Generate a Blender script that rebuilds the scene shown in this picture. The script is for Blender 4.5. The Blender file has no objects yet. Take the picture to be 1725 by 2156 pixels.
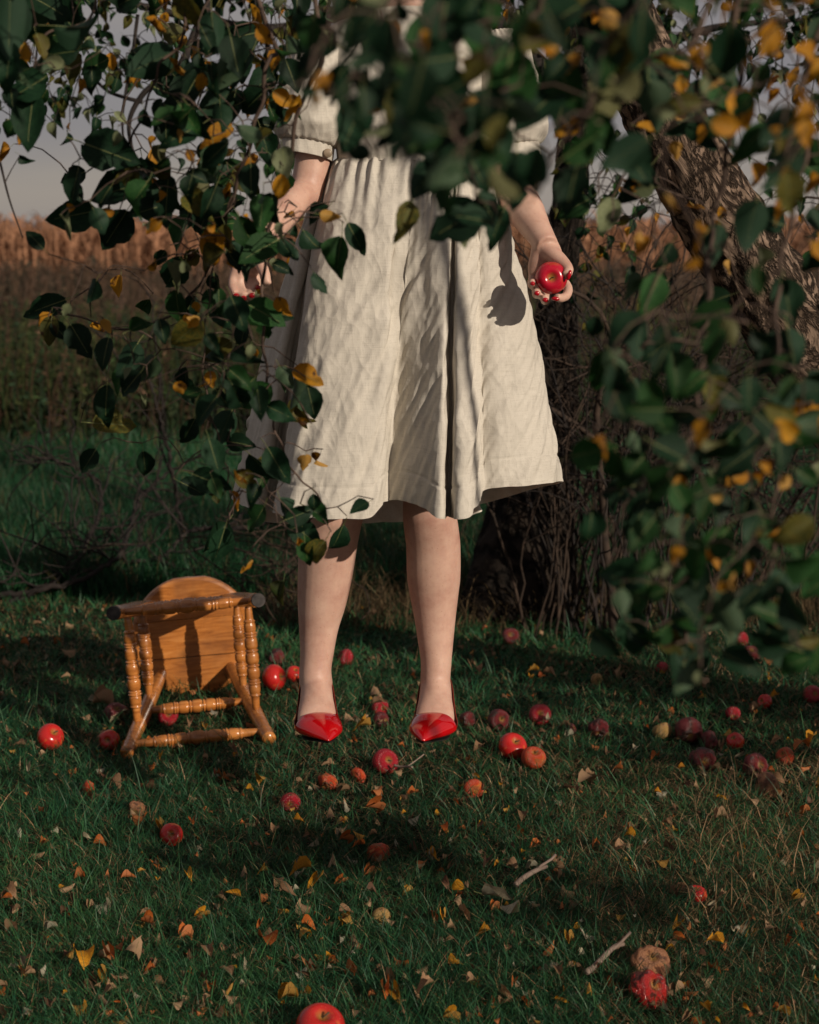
import bpy, math, random
import numpy as np
from mathutils import Vector, Matrix, noise as mnoise
R = math.radians
rng = np.random.default_rng(7)
random.seed(7)
sc = bpy.context.scene
COL = sc.collection

# ------------------------------------------------------------------ camera
PITCH = 9.9
F_PX = 3200.0            # focal length in units of a 1725-wide frame
CW, CH = 1725.0, 2156.0
CAMZ = 1.25
cam = bpy.data.objects.new('camera', bpy.data.cameras.new('camera'))
COL.objects.link(cam)
cam.data.sensor_fit = 'HORIZONTAL'
cam.data.sensor_width = 24.0
cam.data.lens = 24.0 * F_PX / CW
cam.location = (0, 0, CAMZ)
cam.rotation_euler = (R(90 - PITCH), 0, 0)
cam.data.clip_start = 0.05
cam.data.clip_end = 2000
cam.data.dof.use_dof = True
cam.data.dof.focus_distance = 3.0
cam.data.dof.aperture_fstop = 3.8
cam.data.dof.aperture_blades = 9
sc.camera = cam

# ------------------------------------------------------------------ light
SUN_AZ, SUN_EL = 44.0, 21.0      # azimuth from the camera's back towards the right
sun = bpy.data.objects.new('sun', bpy.data.lights.new('sun', 'SUN'))
COL.objects.link(sun)
sun.data.energy = 5.0
sun.data.angle = R(0.55)
sun.data.color = (1.0, 0.875, 0.72)
sd = Vector((math.sin(R(SUN_AZ)) * math.cos(R(SUN_EL)), -math.cos(R(SUN_AZ)) * math.cos(R(SUN_EL)), math.sin(R(SUN_EL))))
sun.rotation_euler = sd.to_track_quat('Z', 'Y').to_euler()

w = bpy.data.worlds.new("World")
sc.world = w
w.use_nodes = True
nt = w.node_tree
nt.nodes.clear()
out = nt.nodes.new('ShaderNodeOutputWorld')
bg = nt.nodes.new('ShaderNodeBackground')
sky = nt.nodes.new('ShaderNodeTexSky')
sky.sky_type = 'NISHITA'
sky.sun_disc = False
sky.sun_elevation = R(SUN_EL)
sky.sun_rotation = math.atan2(sd.x, sd.y)
# thin layered cloud: everywhere in the sky, mixed over the clear sky
tc = nt.nodes.new('ShaderNodeTexCoord')
mp = nt.nodes.new('ShaderNodeMapping')
mp.inputs['Scale'].default_value = (0.9, 0.9, 13.0)
nz = nt.nodes.new('ShaderNodeTexNoise')
nz.inputs['Scale'].default_value = 1.15
nz.inputs['Detail'].default_value = 3.0
nz.inputs['Roughness'].default_value = 0.45
cr = nt.nodes.new('ShaderNodeValToRGB')
cr.color_ramp.elements[0].position = 0.36
cr.color_ramp.elements[0].color = (2.95, 2.75, 3.05, 1)
cr.color_ramp.elements[1].position = 0.66
cr.color_ramp.elements[1].color = (4.5, 3.9, 3.5, 1)
mx = nt.nodes.new('ShaderNodeMix')
mx.data_type = 'RGBA'
mx.inputs[0].default_value = 0.9
nt.links.new(tc.outputs['Generated'], mp.inputs['Vector'])
nt.links.new(mp.outputs['Vector'], nz.inputs['Vector'])
nt.links.new(nz.outputs['Fac'], cr.inputs['Fac'])
nt.links.new(sky.outputs['Color'], mx.inputs[6])
nt.links.new(cr.outputs['Color'], mx.inputs[7])
nt.links.new(mx.outputs[2], bg.inputs['Color'])
bg.inputs['Strength'].default_value = 0.088
nt.links.new(bg.outputs['Background'], out.inputs['Surface'])

sc.view_settings.view_transform = 'Standard'
sc.view_settings.look = 'None'
sc.view_settings.gamma = 1.0
sc.view_settings.exposure = -0.36
sc.view_settings.use_curve_mapping = False
sc.render.engine = 'CYCLES'
sc.cycles.use_denoising = True
sc.cycles.max_bounces = 6
sc.cycles.diffuse_bounces = 3
sc.cycles.glossy_bounces = 3
sc.cycles.transmission_bounces = 3
sc.cycles.transparent_max_bounces = 6
sc.cycles.sample_clamp_indirect = 4.0

# ------------------------------------------------------------------ geometry helpers
CP, SP = math.cos(R(PITCH)), math.sin(R(PITCH))
def at(x, y, Y):
    """point of the place at distance Y in front of the camera that the 1725x2156 frame shows at (x, y)"""
    a = (x - CW / 2) / F_PX
    b = -(y - CH / 2) / F_PX
    d = Vector((a, CP + b * SP, -SP + b * CP))
    k = Y / d.y
    return Vector((d.x * k, Y, CAMZ + d.z * k))
def atn(x, y, Y):
    x = np.asarray(x, float); y = np.asarray(y, float); Y = np.asarray(Y, float)
    a = (x - CW / 2) / F_PX
    b = -(y - CH / 2) / F_PX
    dy = CP + b * SP
    dz = -SP + b * CP
    k = Y / dy
    return np.stack([a * k, Y + 0 * a, CAMZ + dz * k], -1)
def hgt(x, y):
    return 0.010 * np.sin(1.7 * x + 0.6) * np.cos(1.3 * y) + 0.007 * np.sin(4.1 * x + 2.2 * y) + 0.004 * np.sin(9.3 * x - 5.7 * y + 1)
def gnd(x, y):
    """ground point shown at (x, y)"""
    b = -(y - CH / 2) / F_PX
    k = CAMZ / (SP - b * CP)
    Y = (CP + b * SP) * k
    X = (x - CW / 2) / F_PX * k
    return Vector((X, Y, float(hgt(X, Y))))
def gndn(x, y):
    b = -(y - CH / 2) / F_PX
    k = CAMZ / (SP - b * CP)
    Y = (CP + b * SP) * k
    X = (x - CW / 2) / F_PX * k
    return X, Y

def mkmesh(name, V, faces, mats, midx=None, smooth=True, col=None, uv=None):
    """faces: list of (n,k) int arrays (k may differ); midx: list of ints or arrays per face array"""
    V = np.asarray(V, np.float32).reshape(-1, 3)
    me = bpy.data.meshes.new(name)
    faces = [np.asarray(f, np.int32) for f in faces if len(f)]
    nf = sum(len(f) for f in faces)
    li = np.concatenate([f.ravel() for f in faces])
    tot = np.concatenate([np.full(len(f), f.shape[1], np.int32) for f in faces])
    st = np.concatenate([[0], np.cumsum(tot)[:-1]]).astype(np.int32)
    me.vertices.add(len(V)); me.vertices.foreach_set('co', V.ravel())
    me.loops.add(len(li)); me.loops.foreach_set('vertex_index', li)
    me.polygons.add(nf)
    me.polygons.foreach_set('loop_start', st)
    me.polygons.foreach_set('loop_total', tot)
    if not isinstance(mats, (list, tuple)): mats = [mats]
    for m in mats: me.materials.append(m)
    if midx is not None:
        me.polygons.foreach_set('material_index', np.asarray(midx, np.int32))
    me.polygons.foreach_set('use_smooth', np.full(nf, smooth, bool))
    if col is not None:
        ca = me.color_attributes.new('tint', 'FLOAT_COLOR', 'POINT')
        c = np.ones((len(V), 4), np.float32); c[:, :3] = col
        ca.data.foreach_set('color', c.ravel())
    if uv is not None:
        ul = me.uv_layers.new(name='uv')
        ul.data.foreach_set('uv', np.asarray(uv, np.float32)[li].ravel())
    me.update(calc_edges=True)
    me.validate()
    return me

def link(name, me, parent=None):
    o = bpy.data.objects.new(name, me)
    COL.objects.link(o)
    if parent is not None: o.parent = parent
    return o
def empty(name, loc=(0, 0, 0)):
    o = bpy.data.objects.new(name, None)
    o.location = loc
    o.empty_display_size = 0.1
    COL.objects.link(o)
    return o
def tag(o, label=None, cat=None, group=None, kind=None):
    if label: o['label'] = label
    if cat: o['category'] = cat
    if group: o['group'] = group
    if kind: o['kind'] = kind
    return o

class MB:
    def __init__(s): s.V = []; s.F = {}; s.n = 0; s.M = {}
    def add(s, V, F, m=0):
        V = np.asarray(V, float).reshape(-1, 3)
        for f in (F if isinstance(F, list) else [F]):
            f = np.asarray(f, int)
            if len(f) == 0: continue
            k = f.shape[1]
            s.F.setdefault(k, []).append(f + s.n)
            s.M.setdefault(k, []).append(np.full(len(f), m))
        s.V.append(V); s.n += len(V)
    def mesh(s, name, mats, smooth=True):
        V = np.concatenate(s.V)
        ks = sorted(s.F)
        return mkmesh(name, V, [np.concatenate(s.F[k]) for k in ks], mats,
                      np.concatenate([np.concatenate(s.M[k]) for k in ks]), smooth)

def grid_faces(nr, nc, closed=True, off=0):
    i = np.arange(nr - 1)[:, None]; j = np.arange(nc if closed else nc - 1)[None, :]
    j2 = (j + 1) % nc
    a = i * nc + j; b = i * nc + j2; c = (i + 1) * nc + j2; d = (i + 1) * nc + j
    return np.stack([a, b, c, d], -1).reshape(-1, 4) + off

def spline(P, n, closed=False):
    """Catmull-Rom through rows of P sampled to n rows"""
    P = np.asarray(P, float)
    m = len(P)
    if closed:
        t = np.arange(n) / n * m
        i = np.floor(t).astype(int); f = (t - i)[:, None]
        p0, p1, p2, p3 = P[(i - 1) % m], P[i % m], P[(i + 1) % m], P[(i + 2) % m]
    else:
        t = np.linspace(0, m - 1, n)
        i = np.minimum(np.floor(t).astype(int), m - 2); f = (t - i)[:, None]
        Q = np.vstack([2 * P[0] - P[1], P, 2 * P[-1] - P[-2]])
        p0, p1, p2, p3 = Q[i], Q[i + 1], Q[i + 2], Q[i + 3]
    return 0.5 * ((2 * p1) + (-p0 + p2) * f + (2 * p0 - 5 * p1 + 4 * p2 - p3) * f ** 2 + (-p0 + 3 * p1 - 3 * p2 + p3) * f ** 3)

def tube(P, rad, sides=8, caps=True, mod=None):
    P = np.asarray(P, float); n = len(P)
    rad = np.broadcast_to(np.asarray(rad, float), (n,))
    T = np.gradient(P, axis=0); T /= np.linalg.norm(T, axis=1)[:, None] + 1e-12
    u = np.cross(T[0], [0.31, 0.2, 0.93]); u /= np.linalg.norm(u)
    U = np.zeros((n, 3))
    for i in range(n):
        u = u - T[i] * u.dot(T[i]); u /= np.linalg.norm(u) + 1e-12
        U[i] = u
    W = np.cross(T, U)
    a = np.arange(sides) / sides * 2 * np.pi
    r = rad[:, None] * np.ones(sides)
    if mod is not None: r = r * mod(n, sides)
    V = P[:, None] + r[..., None] * (np.cos(a)[None, :, None] * U[:, None] + np.sin(a)[None, :, None] * W[:, None])
    V = V.reshape(-1, 3)
    F = [grid_faces(n, sides)]
    if caps:
        V = np.vstack([V, P[0], P[-1]])
        j = np.arange(sides); j2 = (j + 1) % sides
        F.append(np.stack([np.full(sides, n * sides), j2, j], -1))
        F.append(np.stack([np.full(sides, n * sides + 1), (n - 1) * sides + j, (n - 1) * sides + j2], -1))
    return V, F

def loft(C, A, B, seg=24):
    """closed tube of elliptical rings: centres C, half-axes vectors A and B"""
    C = np.asarray(C, float); A = np.asarray(A, float); B = np.asarray(B, float)
    a = np.arange(seg) / seg * 2 * np.pi
    V = C[:, None] + np.cos(a)[None, :, None] * A[:, None] + np.sin(a)[None, :, None] * B[:, None]
    n = len(C)
    V = np.vstack([V.reshape(-1, 3), C[0], C[-1]])
    j = np.arange(seg); j2 = (j + 1) % seg
    return V, [grid_faces(n, seg), np.stack([np.full(seg, n * seg), j2, j], -1),
               np.stack([np.full(seg, n * seg + 1), (n - 1) * seg + j, (n - 1) * seg + j2], -1)]

# ------------------------------------------------------------------ materials
def node_mat(name, rough=0.6, spec=0.4):
    m = bpy.data.materials.new(name)
    m.use_nodes = True
    nt = m.node_tree
    b = nt.nodes['Principled BSDF']
    b.inputs['Roughness'].default_value = rough
    b.inputs['Specular IOR Level'].default_value = spec
    return m, nt, b
def N(nt, t, **kw):
    n = nt.nodes.new(t)
    for k, v in kw.items():
        if k in n.inputs: n.inputs[k].default_value = v
        else: setattr(n, k, v)
    return n
def ramp(nt, src, stops):
    r = nt.nodes.new('ShaderNodeValToRGB')
    e = r.color_ramp.elements
    while len(e) < len(stops): e.new(0.5)
    for el, (p, c) in zip(e, stops):
        el.position = p
        el.color = (*c, 1) if len(c) == 3 else c
    nt.links.new(src, r.inputs['Fac'])
    return r
def coords(nt, scale=(1, 1, 1), kind='Object'):
    t = nt.nodes.new('ShaderNodeTexCoord')
    m = nt.nodes.new('ShaderNodeMapping')
    m.inputs['Scale'].default_value = scale
    nt.links.new(t.outputs[kind], m.inputs['Vector'])
    return m.outputs['Vector']
def tex_noise(nt, vec, scale, detail=4, rough=0.55, dist=0.0):
    n = N(nt, 'ShaderNodeTexNoise')
    n.inputs['Scale'].default_value = scale; n.inputs['Detail'].default_value = detail
    n.inputs['Roughness'].default_value = rough; n.inputs['Distortion'].default_value = dist
    if vec is not None: nt.links.new(vec, n.inputs['Vector'])
    return n
def bump(nt, b, h, strength=0.3, dist=0.01, prev=None):
    n = nt.nodes.new('ShaderNodeBump')
    n.inputs['Strength'].default_value = strength
    n.inputs['Distance'].default_value = dist
    nt.links.new(h, n.inputs['Height'])
    if prev is not None: nt.links.new(prev, n.inputs['Normal'])
    nt.links.new(n.outputs['Normal'], b.inputs['Normal'])
    return n.outputs['Normal']
def mixc(nt, fac, a, b, blend='MIX'):
    m = nt.nodes.new('ShaderNodeMix'); m.data_type = 'RGBA'; m.blend_type = blend
    if isinstance(fac, (int, float)): m.inputs[0].default_value = fac
    else: nt.links.new(fac, m.inputs[0])
    for s, v in ((6, a), (7, b)):
        if isinstance(v, tuple): m.inputs[s].default_value = (*v, 1)
        else: nt.links.new(v, m.inputs[s])
    return m.outputs[2]

def leaf_material(name, c0, c1, under, spots=None, rough=0.6, trans=0.25, scale=14):
    m, nt, b = node_mat(name, rough, 0.2)
    v = coords(nt)
    n = tex_noise(nt, v, scale, 4)
    oi = N(nt, 'ShaderNodeObjectInfo')
    top = ramp(nt, n.outputs['Fac'], [(0.3, c0), (0.72, c1)]).outputs['Color']
    if spots:
        s = tex_noise(nt, v, 60, 3)
        sp = ramp(nt, s.outputs['Fac'], [(0.56, (0, 0, 0)), (0.64, (1, 1, 1))])
        top = mixc(nt, sp.outputs['Color'], top, spots)
    hv = N(nt, 'ShaderNodeHueSaturation')
    mr = N(nt, 'ShaderNodeMapRange')
    mr.inputs['To Min'].default_value = 0.65; mr.inputs['To Max'].default_value = 1.45
    nt.links.new(oi.outputs['Random'], mr.inputs['Value'])
    nt.links.new(mr.outputs['Result'], hv.inputs['Value'])
    nt.links.new(top, hv.inputs['Color'])
    geo = N(nt, 'ShaderNodeNewGeometry')
    c = mixc(nt, geo.outputs['Backfacing'], hv.outputs['Color'], under)
    nt.links.new(c, b.inputs['Base Color'])
    tr = N(nt, 'ShaderNodeBsdfTranslucent')
    nt.links.new(hv.outputs['Color'], tr.inputs['Color'])
    ms = N(nt, 'ShaderNodeMixShader')
    ms.inputs[0].default_value = trans
    o = nt.nodes['Material Output']
    nt.links.new(b.outputs[0], ms.inputs[1]); nt.links.new(tr.outputs[0], ms.inputs[2])
    nt.links.new(ms.outputs[0], o.inputs['Surface'])
    bump(nt, b, tex_noise(nt, v, 120, 3).outputs['Fac'], 0.25, 0.004)
    return m
M = {}
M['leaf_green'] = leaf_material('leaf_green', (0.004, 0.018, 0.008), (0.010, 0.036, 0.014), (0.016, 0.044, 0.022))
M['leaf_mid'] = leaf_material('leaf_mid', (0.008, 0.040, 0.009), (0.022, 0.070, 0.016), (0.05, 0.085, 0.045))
M['leaf_yellow'] = leaf_material('leaf_yellow', (0.42, 0.16, 0.012), (0.60, 0.30, 0.02), (0.45, 0.25, 0.06), spots=(0.10, 0.04, 0.01), trans=0.35)
M['leaf_pale'] = leaf_material('leaf_pale', (0.13, 0.16, 0.08), (0.24, 0.26, 0.14), (0.26, 0.28, 0.17))
M['leaf_olive'] = leaf_material('leaf_olive', (0.03, 0.05, 0.012), (0.13, 0.10, 0.014), (0.10, 0.10, 0.04), spots=(0.04, 0.02, 0.008))
M['dry_tan'] = leaf_material('dry_tan', (0.12, 0.065, 0.035), (0.30, 0.175, 0.095), (0.30, 0.19, 0.11), trans=0.12, scale=30)
M['dry_orange'] = leaf_material('dry_orange', (0.28, 0.055, 0.012), (0.50, 0.15, 0.025), (0.4, 0.14, 0.05), spots=(0.1, 0.03, 0.01), trans=0.2, scale=30)
M['dry_brown'] = leaf_material('dry_brown', (0.055, 0.027, 0.016), (0.14, 0.07, 0.04), (0.14, 0.085, 0.05), trans=0.1, scale=30)
M['dry_pale'] = leaf_material('dry_pale', (0.20, 0.17, 0.11), (0.34, 0.29, 0.20), (0.34, 0.31, 0.23), trans=0.2, scale=30)

def bark_material(name, c0, c1, zs=2.5, strength=1.0, sc_=9):
    m, nt, b = node_mat(name, 0.9, 0.15)
    v = coords(nt, (1, 1, 1), 'UV')
    mp_ = nt.nodes.new('ShaderNodeMapping'); mp_.inputs['Scale'].default_value = (1, 1 / zs, 1)
    nt.links.new(v, mp_.inputs['Vector'])
    n1 = tex_noise(nt, mp_.outputs['Vector'], sc_, 6, 0.62, 0.6)
    vo = N(nt, 'ShaderNodeTexVoronoi'); vo.feature = 'DISTANCE_TO_EDGE'; vo.inputs['Scale'].default_value = sc_ * 1.4
    wv = mixc(nt, 0.12, mp_.outputs['Vector'], n1.outputs['Color'], 'ADD')
    nt.links.new(wv, vo.inputs['Vector'])
    e = ramp(nt, vo.outputs['Distance'], [(0.0, (0, 0, 0)), (0.18, (1, 1, 1))])
    c = ramp(nt, n1.outputs['Fac'], [(0.3, c0), (0.7, c1)])
    dk = tuple(k * 0.25 for k in c0)
    nt.links.new(mixc(nt, e.outputs['Color'], dk, c.outputs['Color']), b.inputs['Base Color'])
    mm = N(nt, 'ShaderNodeMath'); mm.operation = 'MULTIPLY_ADD'
    nt.links.new(e.outputs['Color'], mm.inputs[0]); mm.inputs[1].default_value = 0.7
    nt.links.new(n1.outputs['Fac'], mm.inputs[2])
    bump(nt, b, mm.outputs[0], strength, 0.02)
    return m
M['bark'] = bark_material('bark', (0.11, 0.075, 0.052), (0.30, 0.21, 0.155), 2.4, 1.0, 22)
M['bark_shaded'] = bark_material('bark_shaded', (0.012, 0.009, 0.007), (0.038, 0.028, 0.021), 2.5, 1.0, 14)  # shade on the rear trunk painted in as darker bark
def simple(name, c0, c1, scale=20, rough=0.7, spec=0.3, bs=0.3, bd=0.003, bscale=None, kind='Object', detail=4):
    m, nt, b = node_mat(name, rough, spec)
    v = coords(nt, kind=kind)
    n = tex_noise(nt, v, scale, detail)
    nt.links.new(ramp(nt, n.outputs['Fac'], [(0.32, c0), (0.7, c1)]).outputs['Color'], b.inputs['Base Color'])
    if bs: bump(nt, b, tex_noise(nt, v, bscale or scale * 3, 4).outputs['Fac'], bs, bd)
    return m
M['twig'] = simple('twig', (0.035, 0.022, 0.017), (0.12, 0.08, 0.06), 30, 0.8)
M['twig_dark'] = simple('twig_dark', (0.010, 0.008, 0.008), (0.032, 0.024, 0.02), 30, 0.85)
M['petiole'] = simple('petiole', (0.10, 0.13, 0.04), (0.20, 0.20, 0.08), 30, 0.6)

def tint_material(name, rough=0.6, spec=0.25, trans=0.25, k=1.0):
    m, nt, b = node_mat(name, rough, spec)
    a = N(nt, 'ShaderNodeAttribute'); a.attribute_name = 'tint'
    nt.links.new(a.outputs['Color'], b.inputs['Base Color'])
    if trans:
        tr = N(nt, 'ShaderNodeBsdfTranslucent'); nt.links.new(a.outputs['Color'], tr.inputs['Color'])
        ms = N(nt, 'ShaderNodeMixShader'); ms.inputs[0].default_value = trans
        nt.links.new(b.outputs[0], ms.inputs[1]); nt.links.new(tr.outputs[0], ms.inputs[2])
        nt.links.new(ms.outputs[0], nt.nodes['Material Output'].inputs['Surface'])
    return m
M['blade'] = tint_material('grass_blade', 0.5, 0.3, 0.2)
M['straw'] = tint_material('straw_blade', 0.75, 0.15, 0.15)
# ------------------------------------------------------------------ ground
def build_ground():
    xs = np.concatenate([[-400, -200, -90, -40, -20, -12, -8], np.linspace(-5, 5, 90), [8, 12, 20, 40, 90, 200, 400]])
    ys = np.concatenate([[-60, -20, -8, -3, -1], np.linspace(0.5, 11, 100), [14, 18, 24, 32, 45, 70, 110, 200, 500, 900]])
    X, Y = np.meshgrid(xs, ys)
    Z = np.where((abs(X) < 8) & (Y < 14) & (Y > 0), hgt(X, Y), 0.0) - 0.004
    V = np.stack([X, Y, Z], -1).reshape(-1, 3)
    m, nt, b = node_mat('soil_and_thatch', 0.95, 0.1)
    v = coords(nt)
    n = tex_noise(nt, v, 3.0, 6, 0.6)
    n2 = tex_noise(nt, v, 60, 5, 0.7)
    c = ramp(nt, n.outputs['Fac'], [(0.35, (0.010, 0.020, 0.010)), (0.6, (0.024, 0.020, 0.012))])
    c2 = ramp(nt, n2.outputs['Fac'], [(0.45, (0.3, 0.3, 0.3)), (0.7, (1.5, 1.3, 1.1))])
    nt.links.new(mixc(nt, 1.0, c.outputs['Color'], c2.outputs['Color'], 'MULTIPLY'), b.inputs['Base Color'])
    bump(nt, b, n2.outputs['Fac'], 0.8, 0.02)
    g = link('ground', mkmesh('ground', V, [grid_faces(len(ys), len(xs), False)[:, ::-1]], m))
    # faces wound so that normals look up
    g.data.flip_normals() if g.data.polygons[0].normal.z < 0 else None
    tag(g, 'grassy orchard ground under the trees strewn with leaves', kind='structure')
    return g
ground = build_ground()

def blades(name, X, Y, L, wid, lean, az, col, mat, label, segs=3, z0=None, curl=0.8, droop=0.0, tipcol=None, parent=None):
    """one mesh of many curved tapering blades; all arguments arrays"""
    n = len(X)
    z0 = hgt(X, Y) - 0.004 if z0 is None else z0
    s = np.linspace(0, 1, segs + 1); wid = np.broadcast_to(np.asarray(wid, float), (n,))
    d = np.stack([np.cos(az), np.sin(az)], -1)
    side = np.stack([-np.sin(az), np.cos(az)], -1)
    tw = rng.uniform(-1.2, 1.2, n)      # twist so that blades face every way
    sd_ = side * np.cos(tw)[:, None] + d * np.sin(tw)[:, None]
    verts = []
    px = np.zeros(n); pz = np.zeros(n); a0 = lean
    pts = [(px.copy(), pz.copy())]
    for i in range(segs):
        ang = a0 * (0.35 + curl * (i + 0.5) / segs) + droop * ((i + 0.5) / segs) ** 2
        px = px + np.sin(ang) * L / segs; pz = pz + np.cos(ang) * L / segs
        pts.append((px.copy(), pz.copy()))
    for i in range(segs + 1):
        cx, cz = pts[i]
        wv = wid * (1 - s[i] ** 1.6) * 0.5
        c = np.stack([X + d[:, 0] * cx, Y + d[:, 1] * cx, z0 + np.maximum(cz, 0.003)], -1)
        if i < segs:
            o = np.concatenate([sd_ * wv[:, None], np.zeros((n, 1))], 1)
            verts += [c - o, c + o]
        else:
            verts.append(c)
    k = len(verts)
    V = np.stack(verts, 1).reshape(-1, 3)
    base = (np.arange(n) * k)[:, None]
    F4 = []
    for i in range(segs - 1):
        F4.append(base + np.array([2 * i, 2 * i + 1, 2 * i + 3, 2 * i + 2]))
    F3 = base + np.array([2 * segs - 2, 2 * segs - 1, 2 * segs])
    fac = np.array([0.55 + 0.45 * (j // 2) / segs for j in range(k)])
    C = col[:, None, :] * np.ones((1, k, 1))
    if tipcol is not None:
        f = np.array([(j // 2) / segs for j in range(k)])[None, :, None] ** 2
        C = C * (1 - f) + tipcol[:, None, :] * f
    faces = ([np.concatenate(F4)] if F4 else []) + [F3]
    o = link(name, mkmesh(name, V, faces, mat, smooth=True, col=C.reshape(-1, 3)), parent)
    return o

def fnoise(X, Y, s, seed=0):
    return (np.sin(X * s + 1.3 * seed) * np.cos(Y * s * 1.2 + seed) + 0.6 * np.sin(X * s * 2.3 + Y * s * 1.7 + seed * 2.1)
            + 0.4 * np.cos(X * s * 4.1 - Y * s * 3.3 + seed)) / 2.0

OBST = [(104, 1551, 58), (229, 1552, 45), (245, 1497, 52), (352, 1502, 46), (576, 1432, 56), (619, 1422, 38), (583, 1388, 40), (728, 1386, 38), (800, 1497, 38), (803, 1521, 36), (811, 1609, 56), (611, 1681, 44), (690, 1640, 46), (755, 1630, 40), (360, 1751, 50), (998, 1662, 46), (1080, 1580, 60), (1124, 1602, 52), (1050, 1519, 48), (1138, 1507, 47), (1075, 1343, 37), (1202, 1536, 26), (1262, 1533, 46), (1396, 1530, 42), (1453, 1532, 60), (1497, 1553, 42), (1480, 1590, 58), (1593, 1606, 56), (1550, 1555, 40), (1655, 1590, 40), (1618, 1645, 60), (1257, 1433, 26), (1395, 1414, 28), (1583, 1385, 42), (1562, 1355, 34), (1712, 1471, 40), (1612, 1480, 34), (1545, 1500, 32), (984, 1516, 38), (1467, 1884, 46), (1436, 1873, 36), (1372, 2020, 86), (1368, 2076, 88), (803, 1918, 40), (674, 2158, 106), (288, 1701, 44), (797, 1786, 56), (186, 1650, 44)]
def thin_out(X, Y, k=1.0):
    """which blades stay: those rooted under a fallen apple are pressed down by it"""
    keep = np.ones(len(X), bool)
    for x, y, w_ in OBST:
        g = gnd(x, y + w_ * 0.40); r = 0.5 * w_ * g.y / F_PX
        cy = g.y + r * 0.2
        inside = ((X - g.x) ** 2 + ((Y - cy) * 0.8) ** 2 < (r * 1.0) ** 2)
        front = (abs(X - g.x) < r * 0.8) & (Y < cy) & (Y > cy - r * 2.6) & (rng.random(len(X)) < 0.72)
        keep &= ~(inside | front)
    return keep
def build_grass():
    # lawn: even density over the screen, tufted
    n = 330000
    y = 2230 - (2230 - 1215) * rng.random(n) ** 0.92
    x = rng.uniform(-160, 1885, n)
    X, Y = gndn(x, y)
    n1 = fnoise(X, Y, 9, 1)
    ncl = 9000
    ci = rng.integers(0, n, ncl)
    # pull a share of the blades into tufts
    pick = rng.random(n) < 0.6
    cidx = ci[rng.integers(0, ncl, n)]
    # nearest tuft by sorting along y keeps tufts local
    order = np.argsort(Y[ci]); cs = ci[order]
    pos = np.searchsorted(Y[cs], Y)
    best = np.full(n, 1e9); bi = np.zeros(n, int)
    for k in range(-14, 15, 2):
        j = cs[np.clip(pos + k, 0, ncl - 1)]
        dd = (X[j] - X) ** 2 + (Y[j] - Y) ** 2
        u = dd < best; best[u] = dd[u]; bi[u] = j[u]
    dist = np.sqrt(best)
    near = pick & (dist < 0.35)
    tx, ty = X[bi], Y[bi]
    f = np.where(near, 0.75, 0.0)
    dx, dy = X - tx, Y - ty
    dn = np.sqrt(dx ** 2 + dy ** 2) + 1e-6
    sh = np.where(near, np.minimum(dn, 0.025 * rng.random(n) ** 0.5 + 0.004), dn)
    X2 = np.where(near, tx + dx / dn * sh, X); Y2 = np.where(near, ty + dy / dn * sh, Y)
    az = np.where(near, np.arctan2(dy, dx) + rng.normal(0, 0.6, n), rng.uniform(0, 2 * np.pi, n))
    kp = thin_out(X2, Y2)
    X, Y, az, near = X2[kp], Y2[kp], az[kp], near[kp]
    n = len(X)
    patch = fnoise(X, Y, 2.1, 3)
    L = rng.gamma(4.5, 0.0078, n) * (1 + 0.28 * patch) * np.where(near, 1.18, 0.9)
    L = np.clip(L, 0.012, 0.12)
    lean = np.abs(rng.normal(1.15, 0.5, n))
    wid = rng.uniform(0.0012, 0.0029, n) * np.clip(Y / 3.2, 0.8, 2.0)
    t = np.clip(rng.beta(1.3, 2.2, n) + 0.18 * fnoise(X, Y, 3.3, 5), 0, 1)[:, None]
    g = (1 - t) * np.array([0.012, 0.076, 0.036]) + t * np.array([0.056, 0.150, 0.046])
    g *= (rng.uniform(0.55, 1.35, n) * (1 + 0.35 * fnoise(X, Y, 1.3, 11)))[:, None]
    dry = rng.random(n) < np.clip(0.31 + 0.16 * fnoise(X, Y, 1.7, 8) + 0.22 * ((X > 0.35) & (Y < 3.6)) , 0.03, 0.6)
    L = np.where(dry, L * 0.75, L); lean = np.where(dry, lean * 1.35 + 0.2, lean)
    s = np.array([0.34, 0.21, 0.11]) * rng.uniform(0.25, 1.2, n)[:, None]
    col = np.where(dry[:, None], s, g)
    o = blades('lawn_grass', X, Y, L, wid, np.clip(lean, 0, 1.9), az, col, M['blade'], '')
    tag(o, 'short matted green grass with dry straw under the woman', 'grass', kind='stuff')
    # farther meadow grass, coarser
    n = 110000
    y = rng.uniform(915, 1260, n); x = rng.uniform(-160, 1885, n)
    X, Y = gndn(x, y)
    L = rng.uniform(0.07, 0.20, n) * (1 + 0.3 * fnoise(X, Y, 1.4, 2))
    lean = np.abs(rng.normal(0.75, 0.35, n)); az = rng.uniform(0, 6.28, n)
    t = np.clip(rng.random(n) + 0.3 * fnoise(X, Y, 1.1, 4), 0, 1)[:, None]
    col = (1 - t) * np.array([0.008, 0.048, 0.020]) + t * np.array([0.022, 0.090, 0.032])
    dry = rng.random(n) < 0.07
    col = np.where(dry[:, None], np.array([0.15, 0.10, 0.05]), col)
    o = blades('meadow_grass', X, Y, L, 0.0035 * Y / 4, lean, az, col, M['blade'], '', segs=2)
    tag(o, 'taller deep green meadow grass between lawn and brush', 'grass', kind='stuff')

build_grass()

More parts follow.
